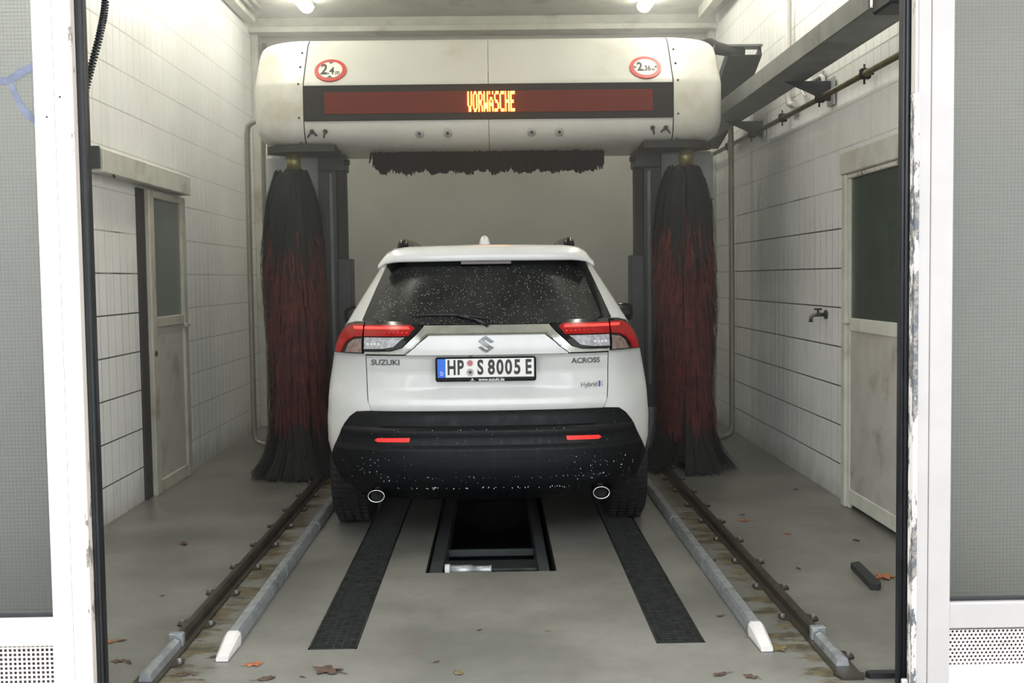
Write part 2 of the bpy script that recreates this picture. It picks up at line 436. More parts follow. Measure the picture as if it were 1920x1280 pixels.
# rear portal trim: lintel, two posts
tb = thing('trim_3', (0, YB, 0), 'pale lintel and posts framing the rear wall', 'trim', kind='structure')
MB().bbox((XL + .0, YB - .12, 3.93), (XR, YB, 4.03)).build('lintel', m_trimgrey, tb)
MB().bbox((XL + .0, YB - .22, 3.87), (XR, YB, 3.925)).build('lintel_lip', m_trimgrey, tb)
for x0, x1 in ((XL, XL + .07), (XR - .07, XR)): MB().bbox((x0, YB - .12, 0), (x1, YB, 3.93)).build('post', m_trimgrey, tb)
MB().tube([(-2.24, YB - .05, 3.8), (-2.25, YB - .05, 2.0), (-2.25, YB - .05, .0)], .022, 8).build('downpipe', m_pipe, tb)
# outer front: header and flanking masonry
wf = MB(); YO = 3.70
wf.box((-5, YO, 3.35), (5, YF, 5.0)); wf.box((-5, YO, -.01), (-2.56, YF, 3.35)); wf.box((2.42, YO, -.01), (5, YF, 3.35))
wf.build('wall_front', M('white_render', lin(214, 212, 206), .7, var=.04), None, kind='structure', label='white rendered front wall around the hall entrance', cat='wall')

# entrance: glazed side panels, jamb posts, seals
def perforated(x0, x1, z0, z1, y, square):
    b = MB()
    if square:
        p = .0156; n = int((x1 - x0) / p); k = int((z1 - z0) / p); w = .0031
        for i in range(n + 1): b.box((x0 + i * p - w, y, z0), (x0 + i * p + w, y + .002, z1))
        for j in range(k + 1): b.box((x0, y + .0002, z0 + j * p - w), (x1, y + .0018, z0 + j * p + w))
    else:
        p, q, r = .0146, .0126, .0046; rows = int((z1 - z0) / q)
        for j in range(rows):
            off = (j % 2) * p / 2; zc = z0 + (j + .5) * q
            for i in range(int((x1 - x0) / p)):
                xc = x0 + (i + .5) * p + off - p / 4
                outer = [(xc + p / 2 * a, y, zc + q / 2 * c) for a, c in ((1, 0), (1, 1), (0, 1), (-1, 1), (-1, 0), (-1, -1), (0, -1), (1, -1))]
                inner = [(xc + r * math.cos(k * math.pi / 4), y, zc + r * math.sin(k * math.pi / 4)) for k in range(8)]
                back = [(v[0], y + .003, v[2]) for v in inner]
                fs = []
                for k in range(8):
                    k2 = (k + 1) % 8; fs += [(k, k2, k2 + 8, k + 8), (k + 8, k2 + 8, k2 + 16, k + 16)]
                b.add(outer + inner + back, fs)
    return b
def side_window(n, s, xj, xo, glass, white, label, square, zs):
    """s = -1 left, 1 right; xj: edge where the pane starts; xo: outer end"""
    zsill, zrail, zbot = zs
    w = thing('window_%d' % n, ((xj + xo) / 2, YO + .05, 0), label, 'window', kind='structure')
    a, b = min(xj, xo), max(xj, xo); y0 = YO + .05
    MB().bbox((a, y0, zrail), (b, y0 + .07, zsill), .005).build('bottom_rail', white, w)
    MB().bbox((a, y0, 3.2), (b, y0 + .07, 3.35), .005).build('top_rail', white, w)
    MB().bbox((a, y0, 0), (b, y0 + .07, zbot), .005).build('kick_rail', mat_chip_w, w)
    MB().bbox((xo - .06, y0 + .001, 0), (xo + .0 if s > 0 else xo + .06, y0 + .071, 3.35), .005).build('outer_stile', white, w)
    MB().box((a, y0 + .03, zsill), (b, y0 + .036, 3.2)).build('pane', glass, w)
    MB().bbox((a, y0 + .022, zsill - .001), (b, y0 + .032, zsill + .012), .002).build('glazing_gasket', m_rubber, w)
    perforated(a, b, zbot, zrail, y0 + .022, square).build('perforated_plate', m_perf, w, fix=False)
    MB().box((a, y0 + .045, zbot), (b, y0 + .05, zrail)).build('backing_sheet', m_perf_back, w)
    return w
mat_chip_w = mat_chipped('flaking_white_rail', (236, 232, 230), (150, 146, 142), .66, 20, (1, 1, 1))
wl = side_window(1, -1, -1.503, -2.5, m_glass_l, m_white, 'wired glass side panel left of the entrance with square perforated vent', True, (.322, .228, .045))
wr = side_window(2, 1, 1.536, 2.4, m_glass_r, m_white_r, 'wired glass side panel right of the entrance with round perforated vent', False, (.322, .231, .096))
# spray mark on the left pane, a sheet of paint of its own thickness
def stroke(pts, ws, y):
    b = MB(); L = []; Rr = []
    for i, (x, z) in enumerate(pts):
        x2, z2 = pts[min(i + 1, len(pts) - 1)]; x1, z1 = pts[max(0, i - 1)]
        d = Vector((x2 - x1, z2 - z1)).normalized(); n = Vector((-d.y, d.x)) * ws[i] / 2
        L.append((x + n.x, y, z + n.y)); Rr.append((x - n.x, y, z - n.y))
    for i in range(len(pts) - 1):
        vs = [L[i], L[i + 1], Rr[i + 1], Rr[i]]; vs += [(v[0], y + .001, v[2]) for v in vs]
        b.add(vs, [(0, 1, 2, 3), (7, 6, 5, 4), (0, 4, 5, 1), (1, 5, 6, 2), (2, 6, 7, 3), (3, 7, 4, 0)])
    return b
sb = stroke([(-1.66, 2.128), (-1.60, 2.125), (-1.56, 2.15), (-1.508, 2.178)], [.02, .027, .028, .026], 3.7785)
sb2 = stroke([(-1.595, 2.12), (-1.577, 2.07), (-1.555, 2.03), (-1.53, 2.003), (-1.508, 1.985)], [.016, .02, .022, .024, .022], 3.7780)
sb.add(sb2.v, sb2.f); sb.build('spray_mark', m_graf, wl)

def jamb(n, s, xo, xm, xi, white, label):
    t = thing('trim_%d' % n, (xi, YO + .03, 0), label, 'door frame', kind='structure')
    # outer white strip, inner white strip with a fine joint between
    MB().bbox((min(xo, xm - s * 0), YO + .045, 0), (max(xo, xm), YO + .16, 3.35), .003).build('post', white, t)
    MB().bbox((min(xm, xi) + .0012, YO + .047, 0), (max(xm, xi) - .0012, YO + .15, 3.35), .003).build('cover_strip', white, t)
    return t
j1 = jamb(1, -1, -1.506, -1.441, -1.386, m_white, 'white entrance post on the left with black rubber seal')
MB().bbox((-1.398, YO + .049, 0), (-1.379, YO + .088, 3.35), .002).build('chipped_reveal', m_beige, j1)
MB().tube([(-1.367, 3.802, 0), (-1.367, 3.802, 3.35)], .0125, 12).box((-1.386, 3.79, 0), (-1.358, 3.84, 3.35)).build('rubber_seal', m_rubber, j1)
j2 = jamb(2, 1, 1.540, 1.465, 1.418, m_white_r, 'white entrance post on the right with peeling paint and black rubber seal')
MB().bbox((1.4085, YO + .043, 0), (1.4245, YO + .088, 2.05), .002).build('peeling_edge', m_chip, j2)
MB().bbox((1.410, YO + .046, 2.05), (1.4185, YO + .088, 3.35), .002).build('clean_edge', m_beige, j2)
MB().tube([(1.403, 3.800, 0), (1.403, 3.800, 3.35)], .0075, 12).tube([(1.391, 3.803, 0), (1.391, 3.803, 3.35)], .006, 12).box((1.387, 3.80, 0), (1.415, 3.84, 3.35)).build('rubber_seal', m_rubber, j2)
MB().bbox((1.388, 3.77, .0), (1.408, 3.788, .05), .003).build('bottom_bracket', m_plast_w, j2)
for x, z in ((-1.465, 2.0), (-1.42, 2.065)): MB().tube([(x, YO + .046, z), (x, YO + .043, z)], .0035, 8).build('screw', m_signblack, j1)

# doors in the side walls
d1 = thing('door_1', (XL, (LD[0] + LD[1]) / 2, 0), 'grey sliding service door with frosted upper pane in the left wall', 'door', kind='structure')
y0, y1, zt = LD[0] - .07, LD[1], 2.08
x = XL + .035
MB().bbox((XL - .01, y0 + .06, 0), (XL + .018, y0 + .20, zt)).build('edge_gap', m_dark, d1)
MB().bbox((x - .03, y0 + .20, 0), (x + .012, y0 + .31, zt), .006).build('stile', m_dooralu, d1)
MB().bbox((x - .03, y1 - .10, 0), (x + .012, y1, zt), .006).build('stile', m_dooralu, d1)
for z0, z1 in ((0, .09), (1.145, 1.215), (zt - .05, zt)): MB().bbox((x - .029, y0 + .31, z0), (x + .008, y1 - .10, z1), .005).build('rail', m_dooralu, d1)
MB().box((x - .024, y0 + .31, 1.215), (x - .012, y1 - .10, zt - .05)).build('pane', m_doorglass, d1)
MB().box((x - .024, y0 + .31, .09), (x - .006, y1 - .10, 1.145)).build('lower_panel', m_doorpaint, d1)
MB().bbox((x + .01, y1 - .13, 1.12), (x + .035, y1 - .04, 1.15), .004).build('handle', m_dooralu, d1)
MB().tube([(x + .01, y0 + .25, .97), (x + .02, y0 + .25, .97)], .02, 10).build('lock', m_dark, d1)
hd = thing('door_rail_cover', (XL, 7.5, 2.1), 'white painted box cover over the left sliding door rail', 'rail cover')
MB().bbox((XL, 6.62, 2.10), (XL + .09, 8.50, 2.24), .006).build('cover_box', m_trimgrey, hd)
MB().bbox((XL, 6.585, 2.12), (XL + .075, 6.615, 2.25), .004).build('end_bracket', m_steel_d, hd)
MB().tube([(XL + .09, 6.78, 2.10), (XL + .095, 6.79, 2.085)], .007, 6).build('screw', m_dark, hd)
d2 = thing('door_2', (XR, (RD[0] + RD[1]) / 2, 0), 'white service door with dark green upper pane in the right wall', 'door', kind='structure')
y0, y1, zt = RD; x = XR - .03
MB().bbox((XR + .01, y1 - .05, 0), (XR - .06, y1 + .03, zt), .006).build('frame', m_trimgrey, d2)
MB().bbox((XR + .01, y0, zt - .03), (XR - .05, y1 - .05, zt), .006).build('frame', mat_chipped('chipped_door_head', (206, 202, 192), (110, 108, 100), .56), d2)
MB().bbox((x - .012, y1 - .085, 0), (x + .01, y1 - .05, zt - .03), .004).build('stile', m_trimgrey, d2)
for z0, z1 in ((.03, .12), (1.10, 1.18)): MB().bbox((x - .012, y0, z0), (x + .01, y1 - .085, z1), .004).build('rail', m_trimgrey, d2)
MB().box((x + .0, y0, 1.18), (x + .01, y1 - .085, zt - .03)).build('pane', m_doorglass_r, d2)
MB().box((x - .004, y0, .12), (x + .01, y1 - .085, 1.10)).build('lower_panel', m_doorpaint, d2)
MB().bbox((x - .04, y1 - .09, 1.145), (x - .012, y1 - .0, 1.165), .004).build('latch', m_trimgrey, d2)
hr = MB().bbox((XR, 5.7, 2.06), (XR - .07, 6.96, 2.19), .006).build('door_hood', m_trimgrey, None, label='white ledge above the right service door', cat='door hood')

# ------------------------------------------------------------------ ceiling lamps and ducts
def lamp(loc, label):
    t = thing('ceiling_lamp', loc, label, 'lamp', 'fluorescent lamps along the ceiling')
    x, y, z = loc; L = 1.55
    MB().bbox((x - .06, y - L / 2 + .03, z + .035), (x + .06, y + L / 2 - .03, z + .08), .008).build('housing', m_trimgrey, t)
    prof = []
    b = MB(); n = 12; rows = []
    for i in range(-6, 7):
        u = i / 6; yy = y + u * L / 2; sc = math.sqrt(max(0, 1 - abs(u) ** 14)) if abs(u) < 1 else .0
        rows.append([(x + .07 * sc * math.cos(math.pi + math.pi * k / n), yy, z + .035 + .065 * sc * math.sin(math.pi + math.pi * k / n)) for k in range(n + 1)])
    b.grid(rows); b.build('diffuser', m_tube, t)
    return t
lamp((-1.70, 9.90, ZC - .08), 'left tube lamp near the rear wall above the gantry')
lamp((1.44, 10.0, ZC - .08), 'right tube lamp near the rear wall above the gantry')
lamp((-1.70, 8.15, ZC - .08), 'added left tube lamp, out of view over the middle of the hall')  # unseen middle pair, added to brighten the mid and lower walls
lamp((1.44, 8.25, ZC - .08), 'added right tube lamp, out of view over the middle of the hall')
lamp((-1.70, 6.4, ZC - .08), 'added left tube lamp, out of view over the entrance half of the hall')  # unseen front pair, added to light the entrance half
lamp((1.44, 6.5, ZC - .08), 'added right tube lamp, out of view over the entrance half of the hall')
for xa, lab, y1 in ((XL + .0, 'grey cable duct along the top left ceiling edge', 10.9), (XR - .24, 'grey cable duct along the top right ceiling edge', 10.9)):
    t = thing('cable_duct', (xa + .1, 7.5, ZC), lab, 'cable duct')
    MB().bbox((xa + .016, 4.2, ZC - .11), (xa + .11, y1, ZC - .002), .004).build('trunking', m_trimgrey, t)
    MB().tube([(xa + .15, 4.2, ZC - .04), (xa + .15, y1 - .1, ZC - .04)], .022, 8).build('conduit', m_trimgrey, t)
    MB().tube([(xa + .205, 4.2, ZC - .03), (xa + .205, y1 - .2, ZC - .03)], .018, 8).build('conduit', m_trimgrey, t)

# ------------------------------------------------------------------ floor tracks, guides, gratings
def track(xc, s, label, ystop):
    t = thing('gantry_track', (xc, 4.0, 0), label, 'rail', 'gantry running tracks')
    y0, y1 = 3.93 if s > 0 else 3.9, 10.9
    MB().bbox((xc - .045, y0 + .02, .0005), (xc + .045, y1, .010), .002).build('base_plate', m_rust, t)
    MB().prism([(xc - .022, .010), (xc - .02, .040), (xc - .008, .046), (xc + .008, .046), (xc + .02, .034), (xc + .022, .010)], 1, ystop + .06, y1).build('rail_head', m_rust, t)
    MB().prism([(xc - .024, .010), (xc - .019, .036), (xc, .046), (xc + .019, .036), (xc + .024, .010)], 1, y0 + .1, ystop + .02).build('bare_rail_end', m_galv, t)
    MB().bbox((xc - .029, ystop + .03, .0), (xc + .029, ystop + .065, .060), .004).build('end_stop', m_galv, t)
    k = 0; y = ystop + .35
    pl = None
    for sd in (-1, 1):
        y = ystop + (.35 if sd < 0 else -.14)
        while y < 10.6:
            a = MB().prism([(xc + sd * .042, y - .05), (xc + sd * .076, y - .028), (xc + sd * .08, y), (xc + sd * .076, y + .028), (xc + sd * .042, y + .05)], 2, .0008, .008)
            b = a.build('fixing_tab', m_rust, t)
            MB().tube([(xc + sd * .062, y, .008), (xc + sd * .062, y, .018)], .009, 6, smooth=False).build('bolt', m_bolt, b)
            y += .47
    MB().prism([(xc - .055, y0 + .03), (xc - .04, y0 - .02), (xc + .04, y0 - .02), (xc + .055, y0 + .03)], 2, .001, .011).build('end_tongue', m_rust, t)
    return t
track(-1.285, -1, 'left steel gantry track bolted to the floor with rust stains', 4.36)
track(1.262, 1, 'right steel gantry track bolted to the floor with bare end', 4.30)

def guide(xc, s, label):
    t = thing('wheel_guide', (xc, 4.25, 0), label, 'guide rail', 'wheel guide rails')
    prof = [(xc - .026, .003), (xc - .028, .02), (xc - .027, .048), (xc - .017, .060), (xc + .017, .060), (xc + .027, .048), (xc + .028, .02), (xc + .026, .003)]
    for i in range(6):
        a = 4.43 + i * 1.0 - (.0 if i else .02); MB().prism(prof, 1, a + .004, min(a + .992, 10.2)).build('tube_section', m_galv, t)
        big = [(xc + (p[0] - xc) * 1.06, .002 + (p[1] - .004) * 1.05) for p in prof]
        MB().prism(big, 1, a - .012, a + .012).build('joint_sleeve', m_plast_w if i == 0 else m_galv, t)
    rows = []
    for y, k, h in ((4.225, .84, .34), (4.24, .88, .42), (4.30, .96, .68), (4.36, 1.03, .92), (4.40, 1.06, 1.04)):
        rows.append([(xc + (p[0] - xc) * k, y, .001 + p[1] * h) for p in prof])
    b = MB().grid(rows, smooth=False); b.f.append(tuple(range(8))); b.sm.append(False)
    b.build('end_cap', m_plast_w, t)
    return t
guide(-1.062, -1, 'left galvanised wheel guide rail with white end cap')
guide(1.03, 1, 'right galvanised wheel guide rail with white end cap')

def grating(x0, x1, y0, y1, label, grp):
    t = thing('drain_grating', ((x0 + x1) / 2, y0, 0), label, 'grating', grp)
    f = MB(); e = .006
    f.box((x0 + .002, y0 + .003, -.028), (x0 + .002 + e, y1 - .003, .002)); f.box((x1 - .002 - e, y0 + .003, -.028), (x1 - .002, y1 - .003, .002))
    f.box((x0 + .002, y0 + .003, -.028), (x1 - .002, y0 + .003 + e, .002)); f.box((x0 + .002, y1 - .003 - e, -.028), (x1 - .002, y1 - .003, .002))
    f.build('frame', m_grate, t)
    b = MB(); n = int((y1 - y0) / .029)
    for i in range(1, n):
        y = y0 + (y1 - y0) * i / n; b.box((x0 + .008, y - .0035, -.026), (x1 - .008, y + .0035, .001))
    b.build('cross_bars', m_grate, t, kind='stuff')
    b = MB()
    for i in range(1, 6):
        x = x0 + (x1 - x0) * i / 6; b.box((x - .002, y0 + .009, -.02), (x + .002, y1 - .009, -.001))
    b.build('long_bars', m_grate, t, kind='stuff')
seq = ('nearest', 'second', 'third', 'fourth')
for (c, nm) in zip(CH, ('left', 'right')):
    for i in range(4):
        y0 = 4.352 + i * .965
        grating(c[0], c[1], y0, y0 + .963, '%s dark steel drain grating in the %s floor channel%s' % (seq[i], nm, ', partly under the car' if i >= 2 else ''), 'drain gratings')
MB().box((CH[0][0], 8.213, -.03), (CH[0][1], CHY[1], .001)).build('channel_cover', m_grate, None, label='dark cover plate over the left channel beyond the car', cat='cover plate')
MB().box((CH[1][0], 8.213, -.03), (CH[1][1], CHY[1], .001)).build('channel_cover', m_grate, None, label='dark cover plate over the right channel beyond the car', cat='cover plate')

# underbody wash unit in the pit
t = thing('underbody_washer', (-.03, 5.6, -.3), 'black underbody wash unit with grey roller set in the floor pit', 'washer')
MB().bbox((PIT[0] + .012, 5.48, -.16), (PIT[0] + .08, 8.8, -.015), .006).build('side_channel', m_steel_d, t)
MB().bbox((PIT[1] - .085, 5.48, -.16), (PIT[1] - .03, 8.8, -.015), .006).build('side_channel', m_steel_d, t)
MB().bbox((PIT[0] + .08, 5.64, -.09), (PIT[1] - .085, 5.83, -.028), .006).build('tread_plate', M('wet_black_tread_plate', lin(60, 63, 62), .3, .4, var=.3, scale=30, bump=.6, bscale=45), t)
for y in (6.0, 6.3): MB().bbox((PIT[0] + .08, y, -.13), (PIT[1] - .085, y + .03, -.09), .004).build('cross_member', m_steel_d, t)
MB().tube([(-.27, 5.585, -.020), (-.245, 5.585, -.020)], .034, 14).build('roller_cap', m_plast_w, t)
MB().tube([(-.245, 5.585, -.020), (-.13, 5.585, -.020), (-.128, 5.585, -.020), (-.05, 5.585, -.020), (-.035, 5.585, -.020)], [.029, .029, .024, .024, .028], 14).build('roller', m_galv, t)
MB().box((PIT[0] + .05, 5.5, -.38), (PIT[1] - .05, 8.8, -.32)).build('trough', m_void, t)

# ------------------------------------------------------------------ wash gantry
GX = -.022
g = thing('wash_gantry', (GX, 8.6, 0), 'white car wash gantry spanning over the car with display and brushes', 'car wash gantry')
# front cover profile (y, z): lower curl, upright display band, sloped upper face, top
PROF = [(8.42, 2.425), (8.30, 2.43), (8.21, 2.455), (8.165, 2.50), (8.148, 2.56), (8.145, 2.62), (8.145, 2.85), (8.165, 2.885), (8.24, 2.98), (8.335, 3.10), (8.41, 3.185), (8.49, 3.235), (8.62, 3.25), (9.0, 3.25), (9.15, 3.22), (9.18, 3.1), (9.18, 2.5), (9.1, 2.425)]
def cover_y(z):
    tab = [(p[1], p[0]) for p in PROF[2:13]]; return interp(tab, z)
def cover_rows(xs, sc=None):
    rows = []
    for i, x in enumerate(xs):
        k = 1 if sc is None else sc[i]
        cy, cz = 8.66, 2.84
        rows.append([(GX + x, cy + (p[0] - cy) * k, cz + (p[1] - cz) * k) for p in PROF] + [(GX + x, cy + (PROF[0][0] - cy) * k, cz + (PROF[0][1] - cz) * k)])
    return rows
MB().grid(cover_rows([-1.326, -.66, -.004])).build('front_cover', m_cover, g)
MB().grid(cover_rows([.0, .66, 1.326])).build('front_cover', m_cover, g)
for s in (-1, 1):
    xs, sc = [], []
    for k in range(10):
        a = math.pi / 2 * k / 9; xs.append(s * (1.334 + .375 * math.sin(a))); sc.append(max(.0, math.cos(a)) ** .17 if k < 9 else .5)
    sc[0] = 1.003
    rows = cover_rows(xs, sc); b = MB().grid(rows); b.f.append(tuple(range(len(b.v) - len(rows[0]), len(b.v) - 1))); b.sm.append(False)
    cap = b.build('end_cap', m_cover, g)
    for z in (2.45, 2.62, 2.86, 3.0, 3.12):
        y = cover_y(z); MB().tube([(GX + s * 1.365, y + .0, z), (GX + s * 1.365, y - .008, z)], .008, 8).build('screw', m_signblack, cap)
    MB().grid(cover_rows([s * 1.329, s * 1.332], [.996, .996])).build('seam', m_dark, g)
    # dark slab standing in for the shaded opening under the end cap
    b = MB(); pts = []
    for k in range(9):
        a = math.pi * k / 8; pts.append((GX + s * (1.33 + .31 * math.sin(a)), 8.36 - .17 * math.cos(a)))
    pts += [(GX + s * 1.12, 8.53), (GX + s * 1.12, 8.19)]
    b.prism(pts, 2, 2.385, 2.434); b.build('recess_shade', m_dark, g)
    # cover nozzles: small black hooks
    for xx, tips in ((1.275, ((.03, -.045), (-.04, -.035))), (1.18, ((.008, -.05),))):
        X = GX + s * xx; zc = 2.522; y = cover_y(zc)
        nz = MB().lathe([(.0, -.02), (.016, -.02), (.016, .004), (0, .004)], (X, y, zc), 10, axis=1).build('spray_nozzle', m_signblack, g)
        for dx, dz in tips:
            MB().tube([(X, y - .012, zc), (X + s * dx * .6, y - .028, zc + dz * .6), (X + s * dx, y - .03, zc + dz)], [.008, .008, .006], 8).build('nozzle_arm', m_signblack, nz)
for X in (-.525, -.322, .283, .483):
    zc = 2.503; y = cover_y(zc)
    nz = MB().lathe([(.0, -.035), (.012, -.034), (.02, -.02), (.032, -.002), (.034, .01), (0, .012)], (X, y, zc), 14, axis=1).build('dome_nozzle', m_panel_g, g)
    MB().lathe([(.0, -.045), (.012, -.045), (.012, -.03), (0, -.03)], (X, y, zc - .006), 10, axis=1).build('nozzle_tip', m_signblack, nz)
# display
disp = MB().bbox((GX - 1.326, 8.128, 2.594), (GX + 1.326, 8.16, 2.846), .004).build('display', m_black_panel, g)
MB().bbox((GX - 1.18, 8.122, 2.64), (GX + 1.18, 8.14, 2.795), .002).build('led_matrix', m_led, disp)
FONT = {'V': '1001100110011001100101100110', 'O': '0110100110011001100110010110', 'R': '1110100110011110101010011001',
        'W': '1001100110011001111111111001', 'Ä': '1001000001101001111110011001', 'S': '0111100010000110000100011110',
        'C': '0111100010001000100010000111', 'H': '1001100110011111100110011001', 'E': '1111100010001110100010001111'}
b = MB(); px, pz = .0079, .0205; x0 = -.170
for i, ch in enumerate('VORWÄSCHE'):
    for k, c in enumerate(FONT[ch]):
        if c == '1':
            xx = x0 + (i * 5 + k % 4) * px * .97; zz = 2.785 - (k // 4) * pz
            for h in (0, 1): b.box((xx - .0034, 8.117, zz - .0045 - h * .0102), (xx + .0034, 8.124, zz + .0045 - h * .0102))
b.build('lit_text', m_led_on, disp, fix=False, label='glowing amber LED letters')
# limit signs as printed discs on the sloped cover
def sign(xc, zc, big, small, unit, vertical):
    y = cover_y(zc); y2 = cover_y(zc + .05); sl = Vector((0, y2 - y, .05)).normalized(); n = Vector((0, -sl.z, sl.y)); ux = Vector((1, 0, 0))
    c0 = Vector((xc, y, zc))
    def T(u, v, h): return tuple(c0 + ux * u + sl * v + n * h)
    def disc(r, h, name, mat, par, seg=40):
        b = MB(); vs = [T(r * math.cos(2 * math.pi * k / seg), r * math.sin(2 * math.pi * k / seg), h) for k in range(seg)]
        vs += [T(r * math.cos(2 * math.pi * k / seg), r * math.sin(2 * math.pi * k / seg), h - .012) for k in range(seg)]
        b.add(vs, [tuple(range(seg))] + [(k, (k + 1) % seg, seg + (k + 1) % seg, seg + k) for k in range(seg)]); return b.build(name, mat, par, fix=False)
    s = disc(.115, .010, 'limit_sign', m_signred, g); disc(.086, .0115, 'sign_face', m_signwhite, s)
    b = MB(); h = .0128
    def put(txt, size, sx, u, v, bold):
        vs, fs = text_mesh(txt, size, sx, bold); b.add([T(p[0] + u, p[1] + v, h) for p in vs], fs)
    put(big, .150 if vertical else .124, .66, -.046 if vertical else -.041, .0, .0045)
    put('.' + small, .106 if vertical else .074, .66, .004 if vertical else .009, -.014 if vertical else -.016, .0022)
    put('m', .078 if vertical else .056, .55, .053 if vertical else .055, -.030 if vertical else -.028, .0012)
    tri = [((-.02, .083), (.02, .083), (0, .062)), ((-.022, -.083), (.022, -.083), (0, -.060))] if vertical else [((-.083, .016), (-.083, -.018), (-.062, 0)), ((.083, .018), (.083, -.016), (.062, 0))]
    for tr in tri: b.add([T(p[0], p[1], h) for p in tr], [(0, 1, 2)])
    b.build('sign_print', m_signblack, s, fix=False)
sign(-1.165, 2.965, '2', '4', 'm', True)
sign(1.118, 2.962, '2', '36', 'm', False)
# columns
for s in (-1, 1):
    X = lambda v: GX + s * v
    def bx(a, b, name, mat, c=.006, par=g): return MB().bbox((min(X(a[0]), X(b[0])), a[1], a[2]), (max(X(a[0]), X(b[0])), b[1], b[2]), c).build(name, mat, par)
    pan = bx((1.30, 8.86, .25), (1.76, 9.5, 2.43), 'column_panel', m_panel_g, .02)
    bx((1.20, 8.855, 2.05), (1.765, 8.862, 2.056), 'panel_joint', m_dark, .001, pan)
    MB().tube([(X(1.64), 8.865, 2.262), (X(1.64), 8.85, 2.262)], .022, 12).build('knob', m_signblack, pan)
    bx((1.20, 8.80, .055), (1.34, 9.1, 2.43), 'inner_post', m_steel_d)
    bx((1.225, 8.785, .6), (1.255, 8.81, 2.28), 'guide_strip', m_steel, .004)
    bx((1.135, 8.82, 1.2), (1.20, 8.98, 2.42), 'lift_rail', m_dark)
    bx((1.095, 8.78, .45), (1.20, 9.0, 1.62), 'drive_box', m_steel_d)
    bx((1.12, 8.76, 2.30), (1.33, 8.98, 2.425), 'bracket', m_steel_d)
    MB().tube([(X(1.13), 8.75, 2.36), (X(1.085), 8.75, 2.36)], .02, 8).build('bracket_bolt', m_dark, g)
    bx((1.18, 8.76, .055), (1.72, 9.6, .42), 'base_housing', m_panel_g, .02)
    MB().tube([(X(1.93), 9.55, 2.80), (X(2.0), 9.6, 2.80), (X(2.05), 9.63, 2.77), (X(2.065), 9.65, 2.70), (X(2.07), 9.65, 1.5), (X(2.07), 9.65, .14), (X(2.055), 9.65, .075), (X(2.0), 9.63, .05), (X(1.72), 9.5, .05)], .024, 10).build('side_hoop', m_pipe, g)
bxw = MB().bbox((GX - 1.2, 9.05, 2.6), (GX + 1.2, 9.15, 3.1)).build('rear_girder', m_steel_d, g)

# side brushes
def brush_prof(z, sd):
    tab = [(0.0, .37), (.05, .33), (.11, .275), (.2, .238), (.35, .222), (.5, .216), (1.1, .228), (1.5, .232), (1.95, .216), (2.08, .195), (2.20, .160), (2.27, .135), (2.31, .10)]
    return interp(tab, z)
def side_brush(xc, yc, label, lean):
    rnd = random.Random(int(xc * 100) + 500)
    t = thing('side_brush', (xc, yc, 0), label, 'brush', 'vertical wash brushes')
    cx = lambda z: xc + lean * (1.2 - z)
    MB().tube([(cx(2.3) + .02, yc, 2.26), (cx(2.3) + .02, yc, 2.40)], .055, 16).build('shaft', m_brass, t)
    MB().tube([(cx(0), yc, .10), (cx(1), yc, 1.0), (cx(2.2), yc, 2.24)], [.12, .13, .06], 16).build('core', m_br_black, t)
    zones = {'upper_bristles': (MB(), m_br_black, 1.90, 2.27), 'red_bristles': (MB(), m_br_red, .60, 1.98), 'skirt_bristles': (MB(), m_br_black, .22, .72)}
    for nm, (b, m, za, zb) in zones.items():
        tufts = [rnd.uniform(0, 2 * math.pi) for _ in range(46 if nm == 'skirt_bristles' else 90)]; reach = {t_: rnd.uniform(.82, 1.08) for t_ in tufts}
        n = int(2300 * (zb - za)) + 900
        for i in range(n):
            z = rnd.uniform(za, zb); a = rnd.choice(tufts) + rnd.gauss(0, .035)
            Ln = rnd.uniform(.22, .42) if nm != 'upper_bristles' else rnd.uniform(.2, .5)
            ze = max(.005 + rnd.random() * .03, z - Ln)
            if nm == 'skirt_bristles': ze = rnd.uniform(.004, .05)
            lump = 1 + .045 * math.sin(3 * a + z * 6) + .03 * math.sin(7 * a - 11 * z)
            k = rnd.uniform(.80, 1.05) * lump * (1 if nm != 'skirt_bristles' else rnd.choice((.7, .85, 1, 1.05)))
            w = rnd.uniform(.006, .012); seg = 5 if nm == 'skirt_bristles' else 3
            da = rnd.uniform(-.10, .10); L = []; Q = []
            for j in range(seg + 1):
                u = j / seg; zz = z + (ze - z) * u; rr = brush_prof(zz, 0) * k * ((.62 + .38 * min(1, u * 1.6)) if nm != 'upper_bristles' else (.88 + .12 * u)); aa = a + da * u
                ww = w * (1 - .55 * u)
                ca, sa = math.cos(aa), math.sin(aa); px_, py_ = cx(zz) + rr * ca, yc + rr * sa
                L.append((px_ - sa * ww, py_ + ca * ww, zz)); Q.append((px_ + sa * ww, py_ - ca * ww, zz))
            b.grid([L, Q], smooth=False)
        b.build(nm, m, t, fix=False, kind='stuff')
    return t
side_brush(-1.478, 8.36, 'left vertical wash brush with dark red middle, beside the car', .012)
side_brush(1.42, 8.36, 'right vertical wash brush with dark red middle, beside the car', .004)
